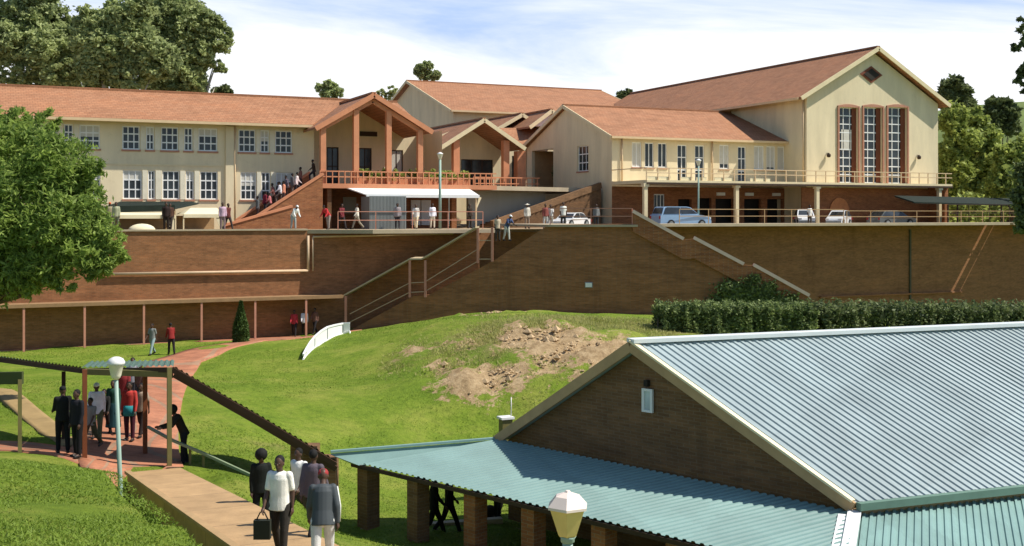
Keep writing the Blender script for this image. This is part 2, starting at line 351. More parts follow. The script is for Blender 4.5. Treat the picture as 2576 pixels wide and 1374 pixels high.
def make_terrain():
    xs = np.concatenate([np.arange(-70, -14, 2.5), np.arange(-14, 62, .55), np.arange(62, 150, 3.0)])
    ys = np.concatenate([np.arange(-30, 6, 3.0), np.arange(6, 72.2, .55), [72.6]])
    X, Y = np.meshgrid(xs, ys); Z = hz(X, Y)
    Lg = X*CS - Y*SN; Dg = X*SN + Y*CS
    nz = np.zeros_like(Z)
    rs = np.random.default_rng(3)
    for k in range(14):
        fx, fy = rs.uniform(-1, 1, 2)*(.25+.14*k); nz += np.sin(X*fx*2+Y*fy*2+rs.uniform(0, 6))*.05/(1+.25*k)
    so, dr = wearmask(Lg, np.maximum(Dg, 1))
    rough = np.zeros_like(Z)
    for k in range(16):
        fx, fy = rs.uniform(-1, 1, 2)*(1.2+.25*k); rough += np.sin(X*fx+Y*fy+rs.uniform(0, 6))*.09
    rough2 = np.zeros_like(Z)
    for k in range(14):
        fx, fy = rs.uniform(-1, 1, 2)*(3.0+.25*k); rough2 += np.sin(X*fx+Y*fy+rs.uniform(0, 6))*.07
    Z = Z + nz*.5 + (rough*.35+rough2*.9)*np.clip(so*1.3+dr*.2, 0, 1)
    V = np.stack([X.ravel(), Y.ravel(), Z.ravel()], 1); ny, nx = X.shape
    i = np.arange(ny*nx).reshape(ny, nx); Fq = np.stack([i[:-1,:-1], i[:-1,1:], i[1:,1:], i[1:,:-1]], -1).reshape(-1, 4)
    o = np_mesh('ground', V, Fq, M['lawn'], smooth=True); o['kind'] = 'structure'
    ca = o.data.color_attributes.new('wear', 'FLOAT_COLOR', 'POINT')
    buf = np.zeros((len(V), 4), np.float32); buf[:,0] = so.ravel(); buf[:,1] = dr.ravel(); buf[:,3] = 1; ca.data.foreach_set('color', buf.ravel())
    return o
make_terrain()
def strip(name, mat, pts, dz=.05, sub=6, kerb=0.0):
    """a paved strip that follows the ground: pts = (L, D, halfwidth)"""
    P = []
    for a, b in zip(pts[:-1], pts[1:]):
        for k in range(sub): t = k/sub; P.append([a[i]*(1-t)+b[i]*t for i in range(3)])
    P.append(list(pts[-1])); V = []; Fc = []
    n = 7
    for i, p in enumerate(P):
        q = P[min(i+1, len(P)-1)]; r = P[max(i-1, 0)]; d = Vector((q[0]-r[0], q[1]-r[1])).normalized(); nn = Vector((d.y, -d.x))
        for k in range(n):
            s = (k/(n-1)*2-1)*p[2]; g = G(p[0]+nn.x*s, p[1]+nn.y*s, dz); V.append(g)
        g0 = V[-n].copy(); g0.z -= .35; g1 = V[-1].copy(); g1.z -= .35; V += [g0, g1]
    m = n+2
    for i in range(len(P)-1):
        for k in range(n-1): a = i*m+k; Fc.append((a, a+1, a+m+1, a+m))
        Fc.append((i*m+n, i*m, i*m+m, i*m+m+n)); Fc.append((i*m+n-1, i*m+n+1, i*m+m+n+1, i*m+m+n-1))
    b = MB().add(V, Fc, True); o = b.build(name, mat); o['kind'] = 'structure'; return o
def lat(x, D): return (x-CX)/F*D
strip('brick_path', M['paver'], [(lat(900,69.5),69.6,.8),(lat(640,67),67,1.0),(lat(530,63),63,1.3),(lat(440,58),58,1.3),(lat(408,50),50,1.15),(lat(385,44),44,1.1),(lat(345,38),38,1.3),(lat(315,33.5),33.5,1.5),(lat(335,30.6),30.6,1.3)], .07)
strip('side_path', M['paver'], [(lat(-420,34),34,1.0),(lat(0,32.8),32.8,1.0),(lat(150,32),32,1.0),(lat(290,31.4),31.4,1.0)], .06)
strip('gravel_path', M['dirt'], [(lat(-300,48),48,.5),(lat(0,44),44,.45),(lat(60,40),40,.4),(lat(140,35.5),35.5,.4),(lat(190,33.6),33.6,.35)], .05)
strip('wall_walk', M['paver'], [(lat(-500,63),63.2,.9),(lat(0,66.2),66.2,.9),(lat(400,69.5),69.4,.9),(lat(760,72),71.6,.9)], .03)
# plaza: the upper terrace on which the school stands
pz = MB().box(-60, 150, 72.02, 150, -1.6, -1.0).build('plaza', M['asphalt']); pz['kind'] = 'structure'
def far_ground():
    m = plain('far_fields', (.09, .12, .03), .95, .3, .02)
    b = MB(); n = 48; rr = [150, 300, 700, 2500, 9000]
    vs = [(30+150*math.cos(0), 60, -1.3)]
    vs = []
    for r in rr:
        for k in range(n): t = 2*math.pi*k/n; vs.append((30+r*math.cos(t), 80+r*math.sin(t), -10.5 if r == 150 and math.sin(t) < 0 else -2.0))
    fs = []
    for i in range(len(rr)-1):
        for k in range(n): k2 = (k+1) % n; fs.append((i*n+k, i*n+k2, (i+1)*n+k2, (i+1)*n+k))
    fs = [f[::-1] for f in fs]
    b.add(vs, fs); o = b.build('far_ground', m); o['kind'] = 'structure'
far_ground()
def hill():
    X, Y = np.meshgrid(np.linspace(84, 300, 60), np.linspace(90, 330, 60))
    L = X*CS-Y*SN; D = X*SN+Y*CS
    Z = -1.2 + 22*np.exp(-(((L-95)/55)**2 + ((D-215)/70)**2)) + .8*np.sin(X*.09)*np.cos(Y*.07)
    V = np.stack([X.ravel(), Y.ravel(), Z.ravel()], 1); i = np.arange(3600).reshape(60, 60)
    Fq = np.stack([i[:-1,:-1], i[:-1,1:], i[1:,1:], i[1:,:-1]], -1).reshape(-1, 4)
    o = np_mesh('hills', V, Fq, plain('hill_scrub', (.12, .16, .035), .95, .35, .12), smooth=True); o['kind'] = 'structure'
hill()
# ================================================================ RETAINING WALLS, WALKWAY, STAIR BLOCK
zW = -1.0
def on(x, y, Y): return PY(x, y, Y)
XC = on(772, 600, 72).x                     # corner where the wide slab begins
def thing(name, loc, label, cat, group=None): return empty(name, loc, label, cat, group)
t = thing('retaining_wall', (0, 72, -8), 'long sunlit brown brick retaining wall left of the zigzag stair block', 'retaining wall')
MB().box(-40, XC, 71.9, 72.5, -9, -1.0).build('wall', M['brick'], t)
MB().box(-40, XC-.003, 71.8, 72.53, -1.0, -.9).build('coping', M['concrete'], t)
t = thing('retaining_wall', (XC+6, 72, -8), 'shaded brown brick retaining wall under the projecting terrace slab, behind the covered stairs', 'retaining wall')
MB().box(XC, 41, 71.9, 72.5, -9, -1.2).build('wall', M['brick'], t)
sl = MB(); sl.prism([(XC+3.6,69.6,-1.2),(XC,71.9,-1.2),(XC,72.5,-1.2),(30.5,72.5,-1.2),(30.5,69.6,-1.2)], (0,0,.24)); sl.build('terrace_shade_slab', M['concrete'], t)  # overhang and cut corner shaped for the shadow they throw on the wall
# right wall
XR0, XR1 = 41.0, 130.0
t = thing('retaining_wall', (70, 72, -8), 'tall dark brick retaining wall on the right, below the parked cars', 'retaining wall')
MB().box(XR0, XR1, 71.9, 72.5, -9.5, -.85).build('wall', M['brick'], t)
sl = MB()
light_gaps = [(76.6, 77.0), (77.6, 77.8)]  # openings cut in the slab to let light streaks onto the wall
x0 = 43.0
for g0, g1 in light_gaps+[(XR1, XR1)]:
    sl.box(x0, g0, 69.3, 72.55, -.85, -.66); x0 = g1
sl.build('terrace_shade_slab', M['concrete'], t)  # overhang added along this wall to keep its face in shade
MB().box(on(2288,600,71.9).x-.07, on(2288,600,71.9).x+.07, 71.76, 71.9, -8.6, -1.2).build('downpipe', plain('dark_pipe', s2l((84,78,62)), .7), t)
MB().box(on(2060,745,71.9).x, on(2420,745,71.9).x, 71.7, 71.9, -6.5, -6.38).build('ledge', M['redbrick'], t)
# light service pipe
pb = MB(); pts = [on(262,690,71.75), on(775,681,71.75), on(775,593,71.75), on(1135,587,71.75)]
pb.tube(pts[:2]+[pts[1]], .085, 8); pb.tube([pts[1], pts[2]], .085, 8); 
tag(pb.build('drain_pipe', M['pipe']), 'thicker pale horizontal pipe running along the sunlit retaining wall and up its corner', 'pipe')
pb = MB(); q = [on(787,682,71.75), on(787,596,71.75), on(1140,588,71.75)]; pb.tube([q[0], q[1]], .05, 8); pb.tube([q[1], q[2]], .07, 8)
tag(pb.build('drain_pipe', M['pipe']), 'thin pale pipe turning a right angle below the terrace slab edge', 'pipe')
# covered walkway at the wall's foot
t = thing('covered_walkway', (0, 71, -7.6), 'long flat concrete canopy on slim pink posts along the foot of the brick wall', 'walkway canopy')
xa = on(865,740,70.5).x
MB().box(-40, xa, 70.5, 71.9, -5.2, -5.08).build('roof', plain('canopy_screed', s2l((142,112,80)), .9, .15, 2), t)
MB().box(-40, xa, 70.46, 70.5, -5.26, -5.06).build('fascia', plain('canopy_edge', s2l((150,118,84)), .8, .15, 2), t)
for px in (60, 213, 362, 507, 642, 770):
    X = on(px, 800, 70.55).x; zb = float(hz(np.array([X]), np.array([70.55]))[0])
    MB().box(X-.06, X+.06, 70.5, 70.62, zb-.3, -5.2).build('post', M['pink'], t)
# the stair block stands askew to the wall: its face turns away from the sun
def yz(x, y, Y): p = on(x, y, Y); return (p.x, p.z)
AL = math.atan(.54); SO = on(880, 832, 70.2); SO.z = 0; SU = Vector((math.cos(AL), -math.sin(AL), 0)); SNn = Vector((-math.sin(AL), -math.cos(AL), 0))
def fs(px, py, w=0.0):             # (u, z) on the block's face pushed out by w
    r = PD(px, py, 1.0); O = SO+SNn*w; k = O.dot(SNn)/Vector((r.x, r.y, 0)).dot(SNn); p = r*k; q = Vector((p.x, p.y, 0))-O; return (q.dot(SU), p.z)
def sp(u, z, w=0.0): return SO+SU*u+SNn*w+Vector((0,0,z))
def sprism(mb, pts, w, depth): return mb.prism([sp(u, z, w) for u, z in pts], -SNn*depth)
def sbox(mb, u0, u1, w0, w1, z0, z1): return mb.prism([sp(u0,z0,w0), sp(u1,z0,w0), sp(u1,z0,w1), sp(u0,z0,w1)], (0,0,z1-z0))
t = thing('stair_canopy', sp(6,-7), 'dark climbing canopy on posts over the left flight of stairs', 'stair canopy')
cps = [fs(865,741,.5), fs(1030,650,.5), fs(1060,650,.5), fs(1196,570,.5)]
b = MB(); sprism(b, cps+[(u, z-.1) for u, z in cps[::-1]], .5, 2.5); b.build('roof', plain('stair_canopy_sheet', s2l((178,160,130)), .8, .12, 2), t)
def post(px, y0, y1, mat, w=.07):
    (u, z0), (_, z1) = fs(px, y0, .4), fs(px, y1, .4); b = MB(); sbox(b, u-w, u+w, .33, .47, z1, z0); b.build('post', mat, t)
post(870, 745, 835, M['pink']); post(1031, 655, 748, M['pink']); post(1070, 655, 748, M['pink'])
post(1202, 575, 662, M['pink']); post(1238, 572, 658, M['pink'])
hr = MB()
def fp(px, py, w): u, z = fs(px, py, w); return sp(u, z, w)
for dy in (0, 34):
    pl_ = [fp(880,790+dy*.6,.4), fp(1030,712+dy*.7,.4), fp(1068,710+dy*.7,.4), fp(1200,628+dy*.9,.4)]
    for a, c in zip(pl_[:-1], pl_[1:]): hr.beam(a, c, .045, .05)
hr.beam(fp(1202,605,.4), fp(1238,605,.4), .05, .05); hr.beam(fp(1202,652,.4), fp(1238,652,.4), .05, .05)
hr.build('handrail', plain('brown_rail', s2l((178, 150, 122)), .6), t)
t = thing('stair_block', sp(16,-8), 'large dark brick stair block with a flight of steps down each side', 'stair block')
tl = [fs(x, y) for x, y in ((880,832),(1040,745),(1080,742),(1243,655),(1380,566),(1592,562),(1722,640),(1750,640),(1874,705),(1900,708),(2040,778))]
poly = [(tl[0][0], -9.8)]+tl+[(tl[-1][0], -9.8)]
b = MB(); sprism(b, poly, 0, .3); b.build('wall', M['brick'], t)
zt = tl[4][1]
b = MB(); a_, c_ = sp(tl[4][0], 0, .35), sp(tl[5][0]+.3, 0, .35)
b.prism([Vector((p.x, p.y, zt-.12)) for p in (a_, c_, Vector((c_.x, 71.9, 0)), Vector((a_.x, 71.9, 0)))], (0, 0, .14)); b.build('landing', M['concrete'], t)
st = MB(); n = 40
for k in range(n):
    u0 = tl[0][0]+(tl[4][0]-tl[0][0])*k/n; u1 = u0+(tl[4][0]-tl[0][0])/n; zz = -8.1+(zt-.75+8.1)*(k+1)/n; sbox(st, u0, u1, -.303, -2.1, zz-.5, zz)
st.build('steps', M['concrete'], t)
b = MB(); sprism(b, [(u, z-.12) for u, z in cps]+[(cps[-1][0], -9.6), (cps[0][0], -9.6)], -1.75, .2); b.build('rear_wall', M['brick'], t)  # added behind the left flight so the gap under the canopy stays dark
rt = [fs(x, y, .25) for x, y in ((1592,530),(1720,600),(1746,597),(1871,663),(1896,665),(2036,742))]
b = MB(); sprism(b, [(u, z-.09) for u, z in rt]+[(u, z-1.3) for u, z in rt[::-1]], .25, .24); b.build('parapet', M['redbrick'], t)
for i in (0, 2, 4):
    (u0, z0), (u1, z1) = rt[i], rt[i+1]; MB().beam(sp(u0, z0-.03, .13), sp(u1, z1-.03, .13), .42, .2).build('coping', M['coping'], t)
st = MB(); n = 40; z0_, z1_ = zt-.2, rt[-1][1]-1.0
for k in range(n):
    u0 = rt[0][0]+(rt[-1][0]-rt[0][0])*k/n; u1 = u0+(rt[-1][0]-rt[0][0])/n; zz = z0_+(z1_-z0_)*k/n; sbox(st, u0, u1, -.303, -2.1, zz-.4, zz)
st.build('steps', M['concrete'], t)
b = MB(); sprism(b, [(u, z-1.0) for u, z in rt]+[(rt[-1][0], -9.6), (rt[0][0], -9.6)], -2.103, .2); b.build('rear_wall', M['brick'], t)
u_, z_ = fs(1481, 717, .1); w = thing('wall_light', sp(u_, z_, 0), 'small white bulkhead light on the dark wall of the stair block', 'wall light')
b = MB(); sbox(b, u_-.24, u_+.24, .003, .05, z_-.17, z_+.17); b.build('base', M['galv'], w)
b = MB(); sbox(b, u_-.2, u_+.2, .05, .16, z_-.13, z_+.13); b.build('lens', M['soilw'], w)
def ground_hit(px, py, lo=8.0, hi=71.0):
    """distance at which the sight line meets the ground"""
    Ds = np.arange(lo, hi, .25); x = (px-CX)/F*Ds; z = -(py-HY)/F*Ds; g = hz(x*CS+Ds*SN, -x*SN+Ds*CS); i = np.where(g >= z)[0]
    return float(Ds[i[0]]) if len(i) else hi
# ---- railings along the terrace edge
def railing(pts, label, mat, h=1.1, step=2.4, rails=(1.0, .52), w=.045, group='metal railings on the terrace edge'):
    t = thing('railing', pts[0], label, 'railing', group)
    pp = MB(); rr = MB()
    for a, c in zip(pts[:-1], pts[1:]):
        a, c = Vector(a), Vector(c); n = max(1, round((c-a).length/step))
        for k in range(n+1):
            if k == 0 and a is not Vector(pts[0]) and (a-Vector(pts[0])).length > .1: continue
            q = a.lerp(c, k/n); MB().box(q.x-w/2, q.x+w/2, q.y-w/2, q.y+w/2, q.z, q.z+h).build('post', mat, t)
        for f in rails: rr.beam(a+Vector((0,0,h*f)), c+Vector((0,0,h*f)), w*1.1, w*1.1)
    rr.build('rail', mat, t); return t
railing([(XC+1.8, 71.2, -.96), (30.3, 71.2, -.96)], 'thin metal railing on the terrace slab in front of the grey kiosk', M['pink'], 1.15)
railing([sp(tl[4][0]+.1, zt+.02, .25), sp(tl[5][0]-.05, zt+.02, .25)], 'short pink railing on top of the dark stair block', M['pink'], 1.0)
railing([(45.5, 70.7, -.66), (60.5, 70.7, -.66)], 'thin railing in front of the pale blue estate car', M['beige'], 1.05)
railing([(60.8, 70.7, -.66), (94, 70.7, -.66)], 'long thin railing on the wall top right of the second terrace column', M['beige'], .95)
# ================================================================ BUILDINGS
class Fr:
    """a wall plane: origin, direction along the wall, outward normal"""
    def __init__(s, O, U, Nn): s.O = Vector(O); s.U = Vector(U); s.N = Vector(Nn)
    def p(s, u, z, w=0.0): return s.O + s.U*u + s.N*w + Vector((0, 0, z-s.O.z))
    def box(s, mb, u0, u1, z0, z1, w0, w1):
        a = [s.p(u0,z0,w0), s.p(u1,z0,w0), s.p(u1,z0,w1), s.p(u0,z0,w1)]; mb.prism(a, (0, 0, z1-z0))
def wall_open(fr, mb, u0, u1, z0, z1, ops, d=.22):
    us = sorted({u0, u1, *[o[0] for o in ops], *[o[1] for o in ops]}); zs = sorted({z0, z1, *[o[2] for o in ops], *[o[3] for o in ops]})
    for a, b in zip(us[:-1], us[1:]):
        for c, e in zip(zs[:-1], zs[1:]):
            mu, mz = (a+b)/2, (c+e)/2
            if any(o[0] < mu < o[1] and o[2] < mz < o[3] for o in ops): continue
            mb.poly([fr.p(a,c), fr.p(b,c), fr.p(b,e), fr.p(a,e)])
    for a, b, c, e in ops:
        mb.poly([fr.p(a,c), fr.p(b,c), fr.p(b,c,-d), fr.p(a,c,-d)]); mb.poly([fr.p(a,e), fr.p(b,e), fr.p(b,e,-d), fr.p(a,e,-d)])
        mb.poly([fr.p(a,c), fr.p(a,e), fr.p(a,e,-d), fr.p(a,c,-d)]); mb.poly([fr.p(b,c), fr.p(b,e), fr.p(b,e,-d), fr.p(b,c,-d)])
def window(fr, par, a, b, c, e, nx, nz, d=.14, bw=.085, mat=None, sill=True, glass=None, blind=None, name='window'):
    f = MB()
    fr.box(f, a, a+bw, c, e, -d, -d+.06); fr.box(f, b-bw, b, c, e, -d, -d+.06)
    fr.box(f, a+bw, b-bw, c, c+bw, -d, -d+.06); fr.box(f, a+bw, b-bw, e-bw, e, -d, -d+.06)
    for i in range(1, nx):
        u = a+(b-a)*i/nx; fr.box(f, u-bw*.42, u+bw*.42, c+bw, e-bw, -d+.003, -d+.05)
    for i in range(1, nz):
        z = c+(e-c)*i/nz; fr.box(f, a+bw, b-bw, z-bw*.5, z+bw*.5, -d+.006, -d+.055)
    o = f.build(name, mat or M['white'], par)
    g = MB().poly([fr.p(a+.02,c+.02,-d+.02), fr.p(b-.02,c+.02,-d+.02), fr.p(b-.02,e-.02,-d+.02), fr.p(a+.02,e-.02,-d+.02)]); g.build('pane', glass or M['glass'], o)
    if blind:
        g = MB(); zt = e-(e-c)*blind
        fr.box(g, a+bw, b-bw, zt, e-bw, -d+.021, -d+.028); g.build('blind', M['curtain'], o)
    if sill:
        s = MB(); fr.box(s, a-.06, b+.06, c-.12, c-.003, -d+.02, .07); s.build('sill', M['sill'], o)
    return o
M['panel'] = plain('pale_infill_panel', s2l((222,214,190)), .8, .08, 2)
M['curtain'] = plain('pale_curtain', s2l((200, 196, 184)), .9, .08, 3)
M['sill'] = plain('terracotta_sill', s2l((178, 128, 104)), .8, .12, 2)
M['gutter'] = plain('cream_gutter', s2l((214, 186, 146)), .6, .08, 2)
def slab_roof(par, name, quad, th=.16, mat=None):
    """a sloping roof sheet: quad = eave a, eave b, ridge b, ridge a"""
    q = [Vector(p) for p in quad]; b = MB().prism(q, (0, 0, -th)); return b.build(name, mat or M['tile'], par)
def gable_roof_x(par, x0, x1, yf, yr, yb, ze, zr, th=.18, board=True, back=True):
    """ridge along X; front eave yf, ridge yr, back eave yb"""
    slab_roof(par, 'roof', [(x0,yf,ze),(x1,yf,ze),(x1,yr,zr),(x0,yr,zr)], th)
    slab_roof(par, 'roof', [(x0,yb,ze),(x1,yb,ze),(x1,yr+.003,zr),(x0,yr+.003,zr)], th)
    MB().beam((x0,yr,zr+.03),(x1,yr,zr+.03),.34,.14).build('ridge_cap', M['tile'], par)
    MB().box(x0, x1, yf-.14, yf-.003, ze-.2, ze-.02).build('gutter', M['gutter'], par)
    if board:
        for X in (x0, x1):
            b = MB(); b.beam((X-.03,yf,ze-.12),(X-.03,yr,zr-.12),.08,.3); b.beam((X-.03,yb,ze-.12),(X-.03,yr,zr-.12),.08,.3); b.build('bargeboard', M['creamtrim'], par)
def gable_roof_y(par, xl, xm, xr, y0, y1, ze, zr, zer=None, th=.18, board=None, cap=True):
    """ridge along Y from y0 (near) to y1"""
    zer = ze if zer is None else zer
    slab_roof(par, 'roof', [(xl,y0,ze),(xl,y1,ze),(xm,y1,zr),(xm,y0,zr)], th)
    slab_roof(par, 'roof', [(xr,y0,zer),(xr,y1,zer),(xm+.003,y1,zr),(xm+.003,y0,zr)], th)
    if cap: MB().beam((xm,y0,zr+.03),(xm,y1,zr+.03),.34,.14).build('ridge_cap', M['tile'], par)
    b = MB(); b.beam((xl,y0-.05,ze-.14),(xm,y0-.05,zr-.14),.1,.34); b.beam((xr,y0-.05,zer-.14),(xm,y0-.05,zr-.14),.1,.34); b.build('bargeboard', board or M['creamtrim'], par)
ZP = -1.0
# ---------------- long classroom block (left)
VF = 82.0
A = thing('classroom_block', (5, VF, ZP), 'long two-storey cream building with an orange tiled roof on the left, behind the terrace', 'building')
fr = Fr((0, VF, 0), (1,0,0), (0,-1,0))
def ux(px, Y=VF): return on(px, 400, Y).x
wu = [(307.6,352),(367,388),(405,449),(463,485),(499,547),(600,643),(655,677),(692,735)]
wl = [(309,357),(372,390),(408,452),(467,488),(503,548),(605,645),(657,680),(695,735)]
ops = []; wins = []
shift = ux(548)-ux(300)+1.2
for dxs in (0, -shift*1.0):
    for i, (a, b) in enumerate(wu):
        if dxs and i > 4: continue
        nx = 2 if b-a < 30 else 4
        ops.append((ux(a)+dxs, ux(b)+dxs, 4.42, 6.02)); wins.append((*ops[-1], 2 if nx == 2 else 3, 3))
    for i, (a, b) in enumerate(wl):
        if dxs and i > 4: continue
        nx = 2 if b-a < 30 else 4
        ops.append((ux(a)+dxs, ux(b)+dxs, 1.05, 3.02)); wins.append((*ops[-1], 2 if nx == 2 else 3, 3))
b = MB(); wall_open(fr, b, -26, 21.6, ZP, 6.35, ops); b.poly([(-26,VF,ZP),(-26,VF+11,ZP),(-26,VF+11,6.35),(-26,VF+5.5,8.7),(-26,VF,6.35)])
b.poly([(-26,VF+11,ZP),(33,VF+11,ZP),(33,VF+11,6.35),(-26,VF+11,6.35)]); b.build('wall', M['cream'], A)
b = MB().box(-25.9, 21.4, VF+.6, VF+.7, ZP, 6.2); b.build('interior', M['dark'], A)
for dxs in (0, -shift):
    for row, (zb_, zt_) in ((wu, (4.42, 6.02)), (wl, (1.05, 3.02))):
        for (a0, b0), (a1, b1) in zip(row[:-1], row[1:]):
            if a1-b0 < 30 and not (dxs and a1 > 550): f = MB(); fr.box(f, ux(b0)+dxs+.04, ux(a1)+dxs-.04, zb_, zt_, .003, .035); f.build('wall_panel', M['panel'], A)
for k, wv in enumerate(wins): window(fr, A, *wv, blind=[0, .35, 0, 0, .3, 0, .5][k % 7])
gable_roof_x(A, -26.4, 21.2, VF-1.0, VF+5.6, VF+11.6, 6.42, 8.98, board=False)
MB().prism([(21.203,81.0,6.42),(25.05,86.67,8.62),(25.05,87.6,8.98),(21.203,87.6,8.98)], (0,0,-.12)).build('roof', M['tile'], A)
MB().beam((21.2,87.6,9.01),(29.8,87.6,9.01),.34,.14).build('ridge_cap', M['tile'], A)
MB().prism([(25.053,86.67,8.62),(28.9,81.0,6.42),(29.8,81.0,6.42),(29.8,87.6,8.98),(25.053,87.6,8.98)], (0,0,-.12)).build('roof', M['tile'], A)
for px in (577,):
    X = ux(px); f = MB(); fr.box(f, X-.28, X+.28, ZP, 6.2, .003, .16); f.build('pilaster', M['cream'], A); f = MB(); f.tube([(X+.36,VF-.14,6.2),(X+.36,VF-.14,ZP)], .06, 8); f.build('downpipe', M['gutter'], A)
f = MB(); fr.box(f, -26, ux(560), 3.36, 3.46, .003, .05); f.build('string_course', M['creamtrim'], A)
# recessed wall behind the first portico
fr2 = Fr((0, 85.0, 0), (1,0,0), (0,-1,0))
def u2(px): return on(px, 400, 85.0).x
o2 = [(u2(822), u2(852), 2.2, 5.1), (u2(902), u2(935), 2.2, 5.1), (u2(982), u2(1014), 3.0, 5.0)]
b = MB(); wall_open(fr2, b, 21.6, 30.6, ZP, 6.4, o2); b.poly([fr2.p(21.6,6.4), fr2.p(30.6,6.4), fr2.p(26,8.7)])
b.poly([(21.6,VF,ZP),(21.6,85,ZP),(21.6,85,6.35),(21.6,VF,6.35)]); b.poly([(30.6,79.6,2.2),(30.6,85,2.2),(30.6,85,6.3),(30.6,79.6,6.2)])
b.build('recessed_wall', M['cream'], A)
for i, o in enumerate(o2):
    window(fr2, A, *o, 2, 2 if i < 2 else 1, mat=M['brown'] if 'brown' in M else M['darkwood'], sill=False, name='door' if i < 2 else 'window', glass=M['glass'], blind=.9 if i == 2 else None)
MB().box(u2(905), u2(948), 84.9, 84.997, 6.0, 6.35).build('name_board', M['darkwood'], A)
# ---------------- portico one
P1 = thing('portico', (25, 79, 2.2), 'tall gabled portico with four slim salmon columns at the end of the classroom block', 'portico', None)
YA = 79.0
gable_roof_y(P1, on(790,320,YA).x, 25.05, on(1084,327,YA).x, YA-.4, 87.2, 6.1, 8.62, board=M['salmon'])
b = MB(); 
for s in (on(812,320,YA).x, on(1058,320,YA).x): b.beam((s, YA, 6.05+.0), (25.05, YA, 8.1), .22, .3)
b.build('rafter', M['salmon'], P1)
for px, py in ((812,470),(895,458),(977,462),(1056,440)):
    X = on(px, 400, YA).x; zt_ = 8.2-abs(X-25.05)*.55
    MB().box(X-.19, X+.19, YA-.19, YA+.19, 2.05, zt_-.1).build('column', M['salmon'], P1)
# terrace floor shared by the porticos
T = thing('terrace', (28, 79, 2.0), 'raised terrace with salmon balustrade and planter boxes joining the two porticos', 'terrace')
xL, xRt = on(806,470,YA).x-.1, 34.6
MB().box(xL, xRt, YA-.35, 85, 1.85, 2.18).build('floor', M['salmon'], T)
MB().prism([(xRt+.003,YA+1,1.85),(46.1,84.2,1.85),(46.1,98,1.85),(xRt+.003,98,1.85)], (0,0,.33)).build('floor', M['concrete'], T)
b = MB(); 
for zz in (3.0, 2.62): b.box(xL, xRt, YA-.28, YA-.22, zz, zz+.08)
X = xL
while X < xRt: b.box(X-.03, X+.03, YA-.3, YA-.2, 2.18, 3.05); X += .45
b.build('balustrade', M['salmon'], T)
b = MB(); fx = on(1190,470,90).x; 
for k in range(13):
    X = fx+k*.5; b.box(X-.03, X+.03, 89.9, 89.98, 2.18, 3.15)
b.box(fx, fx+6.2, 89.88, 90, 3.1, 3.2); b.box(fx, fx+6.2, 89.88, 90, 2.6, 2.68); b.build('balustrade', M['salmon'], T)
# planter greenery comes later
# wall below the terrace, right part (grey) and left part (brick, behind the kiosk)
MB().box(xL+.6, xRt-2.2, 82.9, 83.1, ZP, 1.84).build('brick_wall', M['redbrick'], T)
MB().box(xL+.6, xL+.9, YA, 82.9, ZP, 1.84).build('brick_wall', M['brownbrick'], T)
gx0, gx1 = on(1178,500,82).x, on(1330,500,84).x
MB().prism([(gx0,82,ZP),(gx1+1.5,84.0,ZP),(gx1+1.5,84.4,ZP),(gx0,82.4,ZP)], (0,0,3.2)).build('grey_wall', M['greywall'], T)
for px in (1000, 1135):
    X = on(px, 520, 80).x; MB().box(X-.2, X+.2, 79.4, 79.8, ZP, 1.84).build('pier', M['redbrick'], T)
for px in (1046, 1072):
    X = on(px,520,82.8).x; MB().box(X-.38, X+.38, 82.8, 82.88, ZP+.2, 1.1).build('door_panel', M['white'], T)
X = on(880,500,82.8).x; MB().box(X-.5, X+.5, 82.8, 82.88, .1, 1.3).build('notice_board', M['greywall'], T)
# ---------------- stair up to the portico (left), with parapets
S = thing('portico_stairs', (17, 77.5, ZP), 'brick staircase with sloping salmon parapets climbing right to the tall portico', 'staircase')
YS = 77.2
pa, pb_ = on(625,578,YS), on(812,470,YS); pa.z = ZP
def para(Y, nm, z_up=1.0, cop=True, xs=None):
    x0, x1 = (pa.x, pb_.x) if xs is None else xs
    z0, z1 = ZP, 2.15
    MB().prism([(x0,Y,ZP),(x1,Y,ZP),(x1,Y,z1+z_up*.8),(x0,Y,z0+z_up*.55)], (0,.25,0)).build('parapet', M['redbrick'], S)
    if cop: MB().beam((x0-.1,Y+.12,z0+z_up*.55+.05),(x1+.05,Y+.12,z1+z_up*.8+.05), .38, .16).build('coping', M['salmon'], S)
para(YS, 'a', .75); para(YS+3.6, 'b', 1.0)
b = MB(); n = 20
for k in range(n):
    xx = pa.x+(pb_.x-pa.x)*k/n; b.box(xx, pb_.x, YS+.253, YS+3.597, ZP+(2.15-ZP)*k/n, ZP+(2.15-ZP)*(k+1)/n)
b.build('steps', M['redbrick'], S)
lx0, lx1 = on(622,575,75.5).x, on(735,540,75.5).x
MB().prism([(lx0-1.6,75.6,ZP),(lx1,75.6,ZP),(lx1,75.6,ZP+1.5),(lx0-1.4,75.6,ZP+.25)], (0,.25,0)).build('parapet', M['redbrick'], S)
MB().beam((lx0-1.5,75.72,ZP+.3),(lx1+.05,75.72,ZP+1.56), .38, .16).build('coping', M['salmon'], S)
